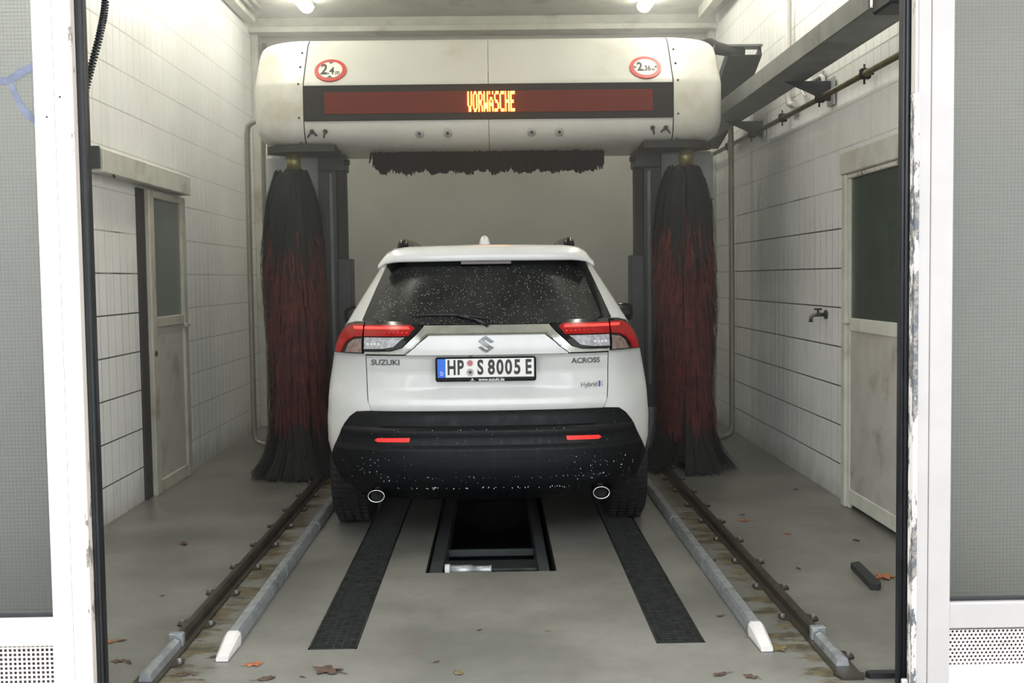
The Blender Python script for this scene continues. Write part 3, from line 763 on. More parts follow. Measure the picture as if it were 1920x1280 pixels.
# roof brush
t = thing('roof_brush', (GX, 8.78, 2.5), 'horizontal dark roof brush under the gantry beam', 'brush')
MB().tube([(GX - 1.13, 8.78, 2.54), (GX + 1.13, 8.78, 2.54)], .045, 12).build('shaft', m_steel_d, t)
for s in (-1, 1): MB().bbox((GX + s * 1.10 - .06, 8.70, 2.47), (GX + s * 1.10 + .06, 8.86, 2.60), .02).build('end_bearing', m_dark, t)
for s in (-1, 1): MB().prism([(GX + s * 1.12, 2.53), (GX + s * .90, 2.535), (GX + s * .90, 2.50), (GX + s * 1.03, 2.485), (GX + s * 1.12, 2.50)], 1, 8.66, 8.69).build('splash_lip', m_steel_d, t)
b = MB(); rnd = random.Random(5)
for i in range(3600):
    x = rnd.uniform(-.90, .88); a = rnd.gauss(0, .55); L = (.228 + .022 * math.sin(x * 47) * math.sin(x * 19 + 1) + rnd.uniform(-.03, .02)) * (1 - .3 * sstep(.80, .93, abs(x)) * rnd.random())
    y0 = 8.78 + .04 * math.sin(a); dz = -math.cos(a * .7) * L; dy = math.sin(a) * L * .7; dx = rnd.gauss(0, .012) + (.0 if abs(x) < .84 else -math.copysign(rnd.random() * .03, x))
    w = rnd.uniform(.005, .010)
    b.grid([[(GX + x - w, y0, 2.52), (GX + x + dx * .5 - w, y0 + dy * .6, 2.52 + dz * .55), (GX + x + dx - w * .6, y0 + dy, 2.52 + dz)], [(GX + x + w, y0, 2.52), (GX + x + dx * .5 + w, y0 + dy * .6, 2.52 + dz * .55), (GX + x + dx + w * .6, y0 + dy, 2.52 + dz)]], smooth=False)
b.build('bristles', m_br_black, t, fix=False, kind='stuff')

# ------------------------------------------------------------------ right wall hardware
t = thing('steel_channel_beam', (1.93, 7, 2.7), 'grey steel channel beam hung along the right wall', 'beam')
bx0, bx1, zb, zt2 = 1.79, 2.03, 2.70, 2.815
MB().bbox((bx0, 5.36, zb), (bx0 + .008, 10.9, zt2), .002).build('inner_flange', m_steel, t)
MB().bbox((bx0 + .008, 5.36, zb), (bx1 - .008, 10.9, zb + .008), .002).build('web', m_steel, t)
MB().bbox((bx1 - .008, 5.36, zb), (bx1, 10.9, zt2), .002).build('outer_flange', m_steel, t)
for y in (7.3, 9.15):
    MB().prism([(bx0 + .10, zb - .002), (XR - .012, zb - .002), (XR - .012, zb - .13), (XR - .05, zb - .13)], 1, y, y + .012).build('wall_bracket', m_steel_d, t)
    MB().bbox((XR - .024, y - .06, zb - .16), (XR - .012, y + .08, zb + .02), .003).build('wall_plate', m_panel_g, t)
t = thing('cable_box', (1.88, 5.3, 2.72), 'black junction box with thin grey cables at the near beam end', 'junction box')
MB().bbox((1.80, 5.10, 2.665), (2.05, 5.34, 2.86), .01).build('box_body', m_rubber, t)
MB().tube([(1.84, 5.095, 2.69), (1.905, 5.095, 2.697)], .009, 8).build('white_tag', m_plast_w, t)
MB().tube([(1.90, 5.085, 2.86), (1.915, 5.07, 2.74), (1.935, 5.06, 2.65), (1.98, 5.06, 2.665), (2.01, 5.09, 2.72)], .006, 8).build('cable', m_pipe, t)
t = thing('wall_pipe', (2.16, 7, 2.6), 'thin tarnished pipe with clamps running along the right wall', 'pipe')
MB().tube([(2.155, 4.2, 2.595), (2.155, 8.0, 2.605), (2.155, 11.1, 2.635)], .019, 10).build('pipe_run', m_pipe_d, t)
for y in (5.6, 6.52, 7.42, 8.37, 9.37, 10.3):
    z = 2.60 + (y - 6) * .006
    cl = MB().bbox((2.13, y - .022, z - .03), (2.19, y + .022, z + .03), .006).build('pipe_clamp', m_dark, t)
    MB().tube([(2.155, y, z - .06), (2.155, y, z + .055)], .006, 6).tube([(2.155, y, z), (2.21, y, z)], .008, 6).build('clamp_screw', m_dark, cl)
t = thing('conduit', (2.18, 8.28, 3.3), 'white vertical conduit with elbow high on the right wall', 'conduit')
MB().tube([(2.175, 8.28, 3.90), (2.175, 8.28, 2.76), (2.185, 8.27, 2.70), (2.185, 8.2, 2.68), (2.185, 8.12, 2.68)], .024, 10).build('pipe_run', m_plast_w, t)
MB().tube([(2.19, 8.02, 2.86), (2.19, 8.0, 2.78), (2.19, 7.92, 2.71), (2.19, 7.86, 2.69)], .010, 8).build('bent_cable', m_plast_w, t)
t = thing('conduit', (2.18, 7.44, 2.7), 'short white bent conduit above the wall pipe on the right wall', 'conduit')
MB().tube([(2.19, 7.7, 2.765), (2.19, 7.5, 2.765), (2.19, 7.45, 2.75), (2.19, 7.44, 2.70), (2.19, 7.44, 2.62)], .014, 8).build('pipe_run', m_plast_w, t)
MB().bbox((2.192, 7.47, 2.68), (2.206, 7.72, 2.80), .003).build('back_plate', m_panel_g, t)
# energy chain
t = thing('energy_chain', (1.80, 9.3, 3.2), 'black cable energy chain beside the top right of the gantry', 'cable chain')
c0 = Vector((1.80, 9.20, 3.20))
path = [Vector((1.985, 8.85 + .115 * i, 3.205 - .050 * i + .001 * i * i)) for i in range(16)]
for i, p in enumerate(path[:-1]):
    d = (path[i + 1] - p); up = Vector((0, -d.z, d.y)).normalized() * .045
    b = MB()
    for xo in (-.13, .115):
        q = [p + Vector((xo, 0, 0)), p + d * .95 + Vector((xo, 0, 0))]
        vs = []
        for dx in (0, .015):
            for v in (q[0], q[1]):
                for u in (-1, 1): vs.append(v + up * u + Vector((dx, 0, 0)))
        b.add(vs, [(0, 1, 3, 2), (4, 6, 7, 5), (0, 4, 5, 1), (2, 3, 7, 6), (0, 2, 6, 4), (1, 5, 7, 3)])
    a0, a1 = p + d * .02 - up, p + d * .97 - up
    b.add([a0 + Vector((-.13, 0, 0)), a0 + Vector((.13, 0, 0)), a1 + Vector((.13, 0, 0)), a1 + Vector((-.13, 0, 0))] + [v + up * .2 for v in (a0 + Vector((-.13, 0, 0)), a0 + Vector((.13, 0, 0)), a1 + Vector((.13, 0, 0)), a1 + Vector((-.13, 0, 0)))], [(0, 1, 2, 3), (4, 7, 6, 5), (0, 4, 5, 1), (1, 5, 6, 2), (2, 6, 7, 3), (3, 7, 4, 0)])
    b.build('chain_link', m_rubber, t)
MB().tube([(1.62, 8.62, 3.225), (1.68, 8.72, 3.235), (1.75, 8.80, 3.215), (1.86, 8.86, 3.205), (1.98, 8.90, 3.20)], [.02, .045, .05, .045, .04], 12).build('cable_hose', m_rubber, t)
MB().lathe([(.052, -.018), (.056, -.018), (.056, .018), (.052, .018)], (1.70, 8.75, 3.225), 14, axis=0).build('hose_clip', m_bolt, t)
MB().bbox((1.85, 8.82, 3.23), (2.12, 8.95, 3.25), .004).build('end_plate', m_steel, t)
# tap
t = thing('wall_tap', (XR, 7.46, 1.18), 'old brass water tap on the right tiled wall', 'tap')
MB().lathe([(0, 0), (.03, 0), (.03, -.012), (.018, -.016), (0, -.016)], (XR, 7.46, 1.18), 14, axis=0).build('wall_flange', m_dark, t)
MB().tube([(XR - .01, 7.46, 1.18), (XR - .06, 7.46, 1.18), (XR - .09, 7.46, 1.177), (XR - .105, 7.46, 1.16), (XR - .108, 7.46, 1.13)], [.012, .015, .013, .012, .014], 10).build('spout', M('tarnished_tap', lin(84, 82, 76), .35, .6, var=.3, scale=40), t)
MB().tube([(XR - .058, 7.46, 1.19), (XR - .058, 7.46, 1.215)], .008, 8).build('stem', m_dark, t)
MB().bbox((XR - .085, 7.452, 1.21), (XR - .032, 7.468, 1.224), .004).build('handle', m_dark, t)
# coiled cable at the entrance
b = MB(); pts = []; N = 640
ctl = [(-1.372, 4.06, 2.62), (-1.381, 4.1, 2.465), (-1.402, 4.1, 2.352), (-1.441, 4.1, 2.22), (-1.48, 4.1, 2.09), (-1.50, 4.08, 2.0)]
def cat(u):
    n = len(ctl) - 1; f = u * n; i = min(int(f), n - 1); w = f - i
    P = [Vector(ctl[max(0, min(n, i + k))]) for k in (-1, 0, 1, 2)]
    return .5 * ((2 * P[1]) + (P[2] - P[0]) * w + (2 * P[0] - 5 * P[1] + 4 * P[2] - P[3]) * w * w + (3 * P[1] - P[0] - 3 * P[2] + P[3]) * w ** 3)
for i in range(N + 1):
    u = i / N; c = cat(u); d = (cat(min(1, u + .01)) - cat(max(0, u - .01))).normalized(); e = d.cross(Vector((0, 1, 0))).normalized(); f = d.cross(e)
    a = u * 2 * math.pi * 62; pts.append(c + (e * math.cos(a) + f * math.sin(a)) * .0105)
t = thing('coiled_cable', (-1.43, 4.1, 2.0), 'black coiled cable hanging beside the left entrance seal', 'cable')
MB().tube(pts, .0042, 6).build('coil', m_rubber, t)

# small things on the floor
t = MB(); t.prism([(1.735, 5.42), (1.785, 5.45), (1.76, 5.06), (1.738, 5.03), (1.705, 5.04)], 2, .001, .03)
t.build('rubber_strip', m_rubber, None, label='loose black rubber strip on the floor by the right door', cat='rubber strip')
b = MB(); b.prism([(1.315, 3.94), (1.325, 3.955), (1.44, 3.955), (1.44, 3.92), (1.325, 3.918)], 2, .0008, .02); b.build('door_stop', m_rubber, None, label='flat black door stop at the foot of the right seal', cat='door stop')
def leaf_mesh(name, kind, mat, seed):
    rnd = random.Random(seed); n = 14; b = MB(); out = []
    for k in range(n):
        a = 2 * math.pi * k / n
        r = (1 + (.35 * math.cos(5 * a) if kind == 'maple' else 0)) * (1 + .15 * rnd.random())
        rx, ry = (1.0, .55) if kind == 'oval' else ((1.0, .8) if kind == 'maple' else (.9, .6))
        out.append((r * rx * math.cos(a), r * ry * math.sin(a), rnd.uniform(.02, .28)))
    vs = [(0, 0, .10)] + out + [(0, 0, .02)] + [(v[0] * .97, v[1] * .97, v[2] - .06) for v in out]
    fs = [(0, 1 + k, 1 + (k + 1) % n) for k in range(n)] + [(n + 1, n + 2 + (k + 1) % n, n + 2 + k) for k in range(n)] + [(1 + k, n + 2 + k, n + 2 + (k + 1) % n, 1 + (k + 1) % n) for k in range(n)]
    b.add(vs, fs); b.tube([(-.9, 0, .1), (-1.6, .1, .05), (-2.0, .25, .12)], .05, 5)
    zmin = min(v[2] for v in b.v); b.v = [(v[0], v[1], v[2] - zmin) for v in b.v]
    me = bpy.data.meshes.new(name); me.from_pydata(b.v, [], b.f); me.materials.append(mat); me.update(); return me
LM = {('A', k): leaf_mesh('leaf', k, m_leafA, 1) for k in ('oval', 'maple')}
LM.update({('B', k): leaf_mesh('leaf', k, m_leafB, 2) for k in ('oval', 'maple')}); LM.update({('C', k): leaf_mesh('leaf', k, m_leafC, 3) for k in ('oval', 'maple')})
LEAVES = [(-1.745, 6.176, .032, 'B', 'oval', 'narrow brown leaf far left beside the left track'), (-1.56, 5.149, .012, 'B', 'oval', 'tiny dark leaf speck left of the left track'),
 (-1.60, 4.47, .036, 'A', 'maple', 'rusty leaf half behind the left entrance seal'), (-1.535, 4.50, .018, 'B', 'oval', 'small dark leaf near the left entrance seal'),
 (-1.465, 4.252, .022, 'B', 'maple', 'crumpled dark leaf in front of the left track end'), (-1.42, 4.235, .016, 'B', 'oval', 'thin curled leaf beside a crumpled one at the left track end'),
 (-1.17, 4.091, .022, 'B', 'maple', 'dark curled leaf between left track end and guide cap'), (-1.13, 4.085, .011, 'B', 'oval', 'small dark fragment right of the curled leaf by the left track'),
 (-.929, 4.187, .028, 'A', 'maple', 'orange brown leaf right of the left guide cap'), (-.64, 4.102, .045, 'B', 'maple', 'largest dark brown leaf with long stem below the left grating'),
 (-.853, 4.03, .030, 'B', 'oval', 'flat brown leaf at the bottom edge left of the large stemmed leaf'), (-1.109, 4.281, .016, 'B', 'oval', 'small brown leaf left of the left guide cap'),
 (-.725, 4.045, .011, 'B', 'oval', 'tiny brown leaf between two bigger leaves at the bottom edge'), (-.152, 4.054, .020, 'C', 'maple', 'pale olive leaf at the bottom centre'),
 (-.241, 4.18, .013, 'B', 'oval', 'dark twisted leaf fragment at bottom centre'), (-.326, 4.294, .008, 'A', 'oval', 'tiny reddish speck at bottom centre'),
 (-.084, 4.558, .011, 'B', 'oval', 'small dark leaf on bare concrete in front of the pit'), (.201, 4.528, .010, 'C', 'oval', 'small olive leaf left of the right grating'),
 (.80, 3.988, .026, 'B', 'oval', 'red brown leaf at the bottom below the right grating'), (.907, 3.96, .022, 'B', 'maple', 'dark leaf at the bottom left of the right track end'),
 (1.457, 6.535, .030, 'A', 'maple', 'orange leaf on the far right floor beside the track'), (1.483, 6.698, .018, 'B', 'oval', 'dark leaf just behind the far orange leaf on the right'),
 (1.619, 6.177, .020, 'A', 'oval', 'small orange leaf between right track and right door'), (1.48, 5.435, .017, 'B', 'oval', 'thin dark leaf right of the right track'),
 (1.845, 5.25, .048, 'A', 'maple', 'bright orange brown leaf against the rubber strip'), (2.02, 7.474, .017, 'B', 'oval', 'dark leaf near the foot of the right wall'),
 (1.95, 6.0, .018, 'B', 'maple', 'small dark leaf in front of the right door'), (1.075, 4.262, .040, 'C', 'maple', 'olive brown leaf clump beside the right guide cap'),
 (1.1, 5.62, .018, 'B', 'oval', 'brown leaf between right guide and right track'), (.942, 4.688, .018, 'B', 'oval', 'reddish leaf between right grating and right guide')]
for x, y, s, c, k, lab in LEAVES:
    o = bpy.data.objects.new('leaf', LM[c, k]); o.location = (x, y, .0012); o.scale = (s, s, s * .8); o.rotation_euler.z = random.uniform(0, 6.28); COL.objects.link(o)
    tag(o, lab, 'leaf', 'fallen leaves on the floor')

# ------------------------------------------------------------------ the car (local: x right, y forward from the rear bumper, z up)
CX, CY = -.045, 5.9
car = thing('car', (CX, CY + .8, 0), 'wet white SUV seen from behind under the wash gantry', 'car')
def W(x, y, z): return (CX + x, CY + y, z)
WT = [(.20, .80), (.40, .855), (.47, .878), (.56, .900), (.68, .905), (.86, .892), (1.03, .862), (1.10, .848), (1.20, .800), (1.30, .745), (1.40, .688), (1.51, .622), (1.56, .598), (1.60, .560), (1.625, .51), (1.636, .47)]
def w_(z): return interp(WT, z)
YC = {'body': [(.3, .10), (.5, .06), (.70, .095), (.74, .098), (.77, .085), (.80, .09), (.86, .125), (.95, .130), (1.03, .105), (1.045, .085), (1.10, .082), (1.146, .10), (1.19, .135), (1.22, .165), (1.55, .37), (1.60, .44), (1.64, .56)],
      'bump': [(.20, .24), (.28, .12), (.33, .05), (.38, .015), (.45, -.005), (.548, -.008), (.556, .012), (.575, .02), (.615, .022), (.635, .014), (.645, .018), (.652, .05), (.70, .075), (.715, .08), (.74, .10)],
      'glass': [(1.15, .13), (1.19, .150), (1.22, .168), (1.56, .376)]}
def rear_y(x, z, kind='body'):
    u = min(1.0, abs(x) / w_(z)); y = interp(YC[kind], z) + .10 * u * u + .20 * u ** 6
    if kind == 'body': y += .022 * (1 - sstep(.27, .46 - .12 * sstep(.80, 1.03, z), abs(x))) * sstep(.79, .86, z) * (1 - sstep(1.0, 1.04, z))
    return y
def widen(y, z): return .022 * sstep(.25, .75, y) * (1 - sstep(1.05, 1.25, z)) - .0 * y
# side and quarter shell
ZL = [.47, .52, .56, .62, .68, .74, .80, .86, .92, .98, 1.03, 1.08, 1.13, 1.18, 1.23, 1.30, 1.37, 1.44, 1.50, 1.55, 1.585, 1.612, 1.628, 1.636]
AXR, AXF, RW = .84, 3.53, .345
def arch(y):
    zb = .34
    if y < .3: zb = .47
    for a in (AXR, AXF):
        d = abs(y - a)
        if d < .44: zb = max(zb, .345 + math.sqrt(.44 ** 2 - d * d) * .98)
    return zb
def top(y):
    return interp([(0, 1.636), (2.6, 1.645), (2.85, 1.60), (3.55, 1.08), (3.7, 1.05), (4.3, .93), (4.5, .80), (4.62, .62)], y)
def nose(y): return interp([(0, 1), (3.4, 1), (4.0, .985), (4.35, .93), (4.55, .82), (4.63, .70)], y)
def crown(y): return interp([(.3, .0), (.6, .012), (1.5, .028), (2.5, .026), (2.9, .04), (3.6, .05), (4.6, .03)], y)
body = MB()
stY = [.05 * i for i in range(9, 93)]
for s in (-1, 1):
    rows = []
    for z in ZL:
        us = interp([(.70, .62), (.742, .634), (.79, .652), (.86, .661), (.95, .663)], z) / w_(z) if z < 1.19 else interp([(1.19, .845), (1.55, .90), (1.64, .97)], z)
        row = []
        for k in range(9):
            u = us + (1 - us) * k / 8; x = u * w_(z); row.append(W(s * x, rear_y(x, z), z))
        for y in stY:
            zb, zt = arch(y), top(y); t_ = (z - .47) / (1.636 - .47); zz = zb + (zt - zb) * t_ if (zt < 1.62 or z < .95) else z
            if zt >= 1.62:
                if z < .95: zz = zb + (.95 - zb) * (z - .47) / (.95 - .47)
                else: zz = z + (zt - 1.636) * sstep(1.4, 1.636, z)
            ye = rear_y(w_(z), z)
            yy = max(y, ye + .004 * (stY.index(y) + 1))
            row.append(W(s * (w_(min(zz, 1.636)) + widen(yy, zz)) * nose(y), yy, zz))
        rows.append(row)
    body.grid(rows, flip=(s < 0))
    lastrow = rows[-1]
    # roof half up to the crown line
    rr = []
    for k in range(7):
        f = k / 6; r2 = []
        for (x, y, z) in lastrow: r2.append((CX + (x - CX) * (1 - f), y, z + crown(y - CY) * (1 - (1 - f) ** 2)))
        rr.append(r2)
    body.grid(rr, flip=(s < 0))
bo = body.build('body_shell', m_paint, car)
# dark inner skin behind the seams
ds = MB(); rows = []
for z in [.42 + .04 * i for i in range(30)]:
    rows.append([W(u * w_(z) * .97, rear_y(u * w_(z) * .97, z) + .02, z) for u in [i / 12 - 1 for i in range(25)]])
ds.grid(rows).build('inner_skin', m_body_dark, car)
MB().bbox(W(-.80, .25, .28), W(.80, 4.3, .62), .03).build('underbody', m_under, car)

def panel(name, poly, kind, off, thick, mat, parent, zc=(), step=(.045, .035), mirror=False, **kw):
    obs = []
    for s in ((1, -1) if mirror else (1,)):
        pl = [(p[0] * s, p[1]) for p in poly]
        bm = bmesh.new(); bm.faces.new([bm.verts.new((p[0], 0, p[1])) for p in pl])
        xs = [p[0] for p in pl]; zs = [p[1] for p in pl]
        def cut(co, no):
            g_ = bm.verts[:] + bm.edges[:] + bm.faces[:]; bmesh.ops.bisect_plane(bm, geom=g_, dist=1e-6, plane_co=co, plane_no=no)
        x = math.floor(min(xs) / step[0]) * step[0]
        while x < max(xs): cut((x, 0, 0), (1, 0, 0)); x += step[0]
        zz = math.floor(min(zs) / step[1]) * step[1]
        zl = list(zc)
        while zz < max(zs): zl.append(zz); zz += step[1]
        for z in zl: cut((0, 0, z), (0, 0, 1))
        bm.verts.index_update(); bm.edges.index_update()
        def S(x, z, o):
            e = .004; y = rear_y(x, z, kind); dx = (rear_y(x + e, z, kind) - rear_y(x - e, z, kind)) / (2 * e); dz = (rear_y(x, z + e, kind) - rear_y(x, z - e, kind)) / (2 * e)
            dz = max(-1.5, min(1.5, dz)); n = Vector((dx, -1, dz)).normalized(); p = Vector((x, y, z)) + n * o; return W(*p)
        b = MB(); co = [(v.co.x, v.co.z) for v in bm.verts]
        b.add([S(c[0], c[1], off) for c in co], [[v.index for v in f.verts] for f in bm.faces], True)
        for e in bm.edges:
            if len(e.link_faces) == 1:
                a, c = co[e.verts[0].index], co[e.verts[1].index]
                b.add([S(*a, off), S(*c, off), S(*c, off - thick), S(*a, off - thick)], [(0, 1, 2, 3)])
        # outward orientation
        o = b.build(name, mat, parent, fix=False, **kw)
        me = o.data; bm2 = bmesh.new(); bm2.from_mesh(me)
        fl = [f for f in bm2.faces if f.smooth and f.normal.y > 0]; bmesh.ops.reverse_faces(bm2, faces=fl); bm2.to_mesh(me); bm2.free(); bm.free()
        obs.append(o)
    return obs
def sym(half): return half + [(-p[0], p[1]) for p in reversed(half)]
# rear hatch, lower and upper white fields
tail = panel('tailgate', sym([(.0, .742), (.30, .742), (.628, .742), (.646, .79), (.6545, .86), (.6565, .95), (.6565, 1.042), (.30, 1.042), (.0, 1.042)])[:-1], 'body', .004, .02, m_paint, car, zc=(.77, .80, .86, .95, 1.03), step=(.04, .03))[0]
panel('tailgate_brow', [(-.436, 1.047), (.436, 1.047), (.312, 1.143), (-.312, 1.143)], 'body', .010, .02, m_paint, tail, zc=(1.06,))
panel('seam_shadow', [(-.66, 1.0405), (.66, 1.0405), (.66, 1.0485), (-.66, 1.0485)], 'body', .002, .006, m_body_dark, tail)
gar = panel('silver_garnish', [(-.335, 1.192), (.335, 1.192), (.372, 1.150), (.452, 1.084), (.510, 1.066), (.660, 1.062), (.660, 1.050), (.444, 1.050), (.318, 1.148), (-.318, 1.148), (-.444, 1.050), (-.660, 1.050), (-.660, 1.062), (-.510, 1.066), (-.452, 1.084), (-.372, 1.150)], 'body', .014, .02, m_chrome, tail, zc=(1.17,))
panel('bright_edge', [(-.322, 1.1500), (.322, 1.1500), (.449, 1.0515), (.441, 1.0485), (.316, 1.1435), (-.316, 1.1435), (-.441, 1.0485), (-.449, 1.0515)], 'body', .0165, .006, m_chrome2, gar[0])
# glass
gl = panel('rear_window', [(-.562, 1.55), (.562, 1.55), (.615, 1.42), (.690, 1.225), (.665, 1.216), (.345, 1.194), (-.345, 1.194), (-.665, 1.216), (-.690, 1.225), (-.615, 1.42)], 'glass', .006, .02, m_gblack, tail, step=(.06, .05))[0]
panel('window_pane', [(-.500, 1.515), (.500, 1.515), (.548, 1.46), (.627, 1.235), (.605, 1.222), (.345, 1.202), (-.345, 1.202), (-.605, 1.222), (-.627, 1.235), (-.548, 1.46)], 'glass', .0085, .004, m_rglass, gl, step=(.05, .04))
# tail lamps
lampi = [(.660, 1.212), (.439, 1.211), (.352, 1.186), (.347, 1.178), (.379, 1.149), (.458, 1.086), (.514, 1.068), (.660, 1.064)]
redi = [(.660, 1.192), (.410, 1.192), (.385, 1.176), (.418, 1.140), (.660, 1.137)]
liti = [(.660, 1.1835), (.420, 1.1835), (.412, 1.170), (.660, 1.170)]
clri = [(.657, 1.130), (.440, 1.132), (.500, 1.090), (.560, 1.080), (.657, 1.078)]
lampo = [(.670, 1.052), (.670, 1.214), (.722, 1.214), (.772, 1.202), (.808, 1.165), (.832, 1.115), (.846, 1.052)]
redo = [(.672, 1.196), (.745, 1.196), (.785, 1.176), (.812, 1.135), (.828, 1.085), (.833, 1.056), (.795, 1.055), (.782, 1.085), (.757, 1.115), (.720, 1.134), (.672, 1.138)]
lito = [(.672, 1.186), (.728, 1.186), (.722, 1.172), (.672, 1.172)]
clro = [(.675, 1.058), (.770, 1.058), (.752, 1.098), (.720, 1.120), (.675, 1.126)]
for s in (1, -1):
    mm = lambda p: [(q[0] * s, q[1]) for q in p]
    li = panel('tail_lamp', mm(lampi), 'body', .018, .03, m_gblack, car)[0]
    panel('red_lens', mm(redi), 'body', .021, .006, m_redlens, li); panel('lit_bar', mm(liti), 'body', .0225, .004, m_redlit, li, label='lit red LED strip'); panel('clear_lens', mm(clri), 'body', .021, .006, m_clear, li)
    lo = panel('corner_lamp', mm(lampo), 'body', .014, .03, m_gblack, car, step=(.02, .02))[0]
    panel('red_lens', mm(redo), 'body', .018, .006, m_redlens, lo, step=(.02, .02)); panel('lit_bar', mm(lito), 'body', .020, .004, m_redlit, lo, step=(.02, .02)); panel('clear_lens', mm(clro), 'body', .017, .006, m_clear_am, lo, step=(.02, .02))
    b = MB()
    for k in range(10):
        x = s * (.43 + .024 * k); y = rear_y(x, 1.166) - .026; b.lathe([(0, -.003), (.005, -.002), (.006, .004)], W(x, y, 1.163), 8, axis=1)
    b.build('led_dots', m_redlit, li)
    for k in range(4):
        x = s * (.585 + .020 * k); y = rear_y(x, 1.103) - .023; MB().lathe([(0, -.005), (.005, -.004), (.008, .004)], W(x, y, 1.103), 8, axis=1).build('reverse_led', m_ink_w, li)
# bumper
bump = panel('rear_bumper', sym([(0, .26), (.45, .26), (.68, .30), (.80, .37), (.848, .43), (.868, .492), (.785, .665), (.752, .708), (.715, .732), (.640, .738), (.30, .738), (0, .738)])[1:-1] if False else [(-.45, .26), (.45, .26), (.68, .29), (.80, .36), (.846, .43), (.866, .492), (.785, .665), (.752, .708), (.715, .732), (.640, .738), (-.640, .738), (-.715, .732), (-.752, .708), (-.785, .665), (-.866, .492), (-.846, .43), (-.80, .36), (-.68, .29)], 'bump', .008, .05, m_bumper, car, zc=(.33, .38, .45, .546, .556, .575, .615, .635, .645, .652, .70, .715), step=(.05, .06))[0]
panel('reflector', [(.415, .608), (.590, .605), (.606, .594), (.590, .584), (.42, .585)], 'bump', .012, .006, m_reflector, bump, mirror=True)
panel('tailgate_step', [(-.60, .733), (.60, .733), (.628, .728), (.60, .70), (.575, .66), (-.575, .66), (-.60, .70), (-.628, .728)], 'bump', .014, .006, m_bumper, bump, zc=(.70, .715))
panel('number_slot', [(-.30, .44), (.30, .44), (.33, .50), (-.33, .50)], 'bump', .011, .004, m_bumper, bump)
for s in (-1, 1):
    yb = interp(YC['bump'], .30) + .02
    MB().lathe([(.040, .0), (.044, -.004), (.046, .0), (.046, .18), (.040, .18), (.040, .0)], (0, 0, 0), 28, axis=1).build('tmp', m_chrome2)
    o = bpy.context.scene.objects['tmp']; o.name = 'exhaust_tip'; o.data.name = 'exhaust_tip'; o.parent = car
    o.scale = (1, 1, .74); o.location = Vector(W(s * .600, .015, .302)) - ORG['car']
    MB().tube([W(s * .60, .06, .302), W(s * .60, .35, .302)], .036, 14).build('exhaust_pipe', m_under, car)
    # arch cladding
    for a, nm in ((AXR, 'wheel_arch'), (AXF, 'wheel_arch')):
        rows = []
        for k in range(19):
            th = math.pi * k / 18; row = []
            for r, dx in ((.45, -.004), (.45, .008), (.405, .010), (.405, -.10)):
                y = a + r * math.cos(th); z = .345 + r * .98 * math.sin(th) - .02; z = max(z, .30)
                row.append(W(s * (w_(z) + widen(y, z) + dx), y, z))
            rows.append(row)
        MB().grid(rows, smooth=False).build(nm, m_bumper, car)
        # wheel
        tw = .225; xo = .918
        prof = [(.235, -.09), (.27, -.112), (.315, -.112), (.338, -.095), (.345, -.06), (.345, .06), (.338, .095), (.315, .112), (.27, .112), (.235, .09)]
        c = W(s * (xo - tw / 2), a, .352)
        wh = MB().lathe(prof, c, 40, axis=0).build('tyre', m_tyre, car)
        b = MB()
        for k in range(60):
            th = 2 * math.pi * k / 60
            for xx in (-.075, -.027, .027, .075):
                q = Vector((xx, .346 * math.cos(th), .346 * math.sin(th))); d1_ = Vector((0, -math.sin(th), math.cos(th))) * .011; e1 = Vector((.017, 0, 0)); n_ = Vector((0, math.cos(th), math.sin(th))) * .004
                vs = [Vector(c) + q + d1_ * i + e1 * j + n_ * h for h in (-1, 1) for i, j in ((-1, -1), (1, -1), (1, 1), (-1, 1))]
                b.add(vs, [(4, 5, 6, 7), (0, 1, 5, 4), (1, 2, 6, 5), (2, 3, 7, 6), (3, 0, 4, 7)])
        b.build('tread_blocks', m_tyre, wh, fix=True, kind='stuff')
        rb = MB().lathe([(.235, -.09), (.225, .0), (.235, .09)], c, 32, axis=0)
        for k in range(5):
            th = 2 * math.pi * k / 5; 
            for dth in (-.12, .12):
                b0 = Vector(c) + Vector((s * .075, .05 * math.cos(th), .05 * math.sin(th))); b1 = Vector(c) + Vector((s * .085, .23 * math.cos(th + dth), .23 * math.sin(th + dth)))
                rb.tube([b0, b1], [.028, .018], 6)
        rb.lathe([(0, s * .09), (.06, s * .085), (.07, s * .06)], c, 16, axis=0).build('rim', m_rim, wh)
    # mirror
    mb = MB(); rows = []
    for k in range(7):
        u = k / 6; xx = .90 + .19 * u; h = .085 * (1 - .35 * u ** 3); zc_ = 1.165 + .02 * u
        rows.append([W(s * xx, 2.62 + .07 * math.cos(a_) * (1 - .3 * u), zc_ + h * math.sin(a_)) for a_ in [2 * math.pi * i / 14 for i in range(15)]])
    mb.grid(rows); mb.f.append(tuple(range(len(mb.v) - 15, len(mb.v) - 1))); mb.sm.append(False)
    mb.build('door_mirror', m_gblack, car)
    # side windows on the flank
    for ya, yb_, za, zb_ in ((.75, 1.15, 1.22, 1.46), (1.2, 2.05, 1.18, 1.50), (2.1, 2.75, 1.17, 1.50)):
        rows = []
        for i in range(5):
            z = za + (zb_ - za) * i / 4; rows.append([W(s * (w_(z) + .006), ya + (yb_ - ya) * k / 6, z) for k in range(7)])
        MB().grid(rows).build('side_window', m_gblack, car)
    # roof rail with feet
    rr = MB().tube([W(s * .478, .56, 1.625), W(s * .478, .60, 1.652), W(s * .478, .68, 1.666), W(s * .480, 1.5, 1.682), W(s * .480, 2.3, 1.67), W(s * .478, 2.42, 1.63)], [.030, .032, .022, .020, .022, .026], 10)
    rr.build('roof_rail', m_gblack, car)
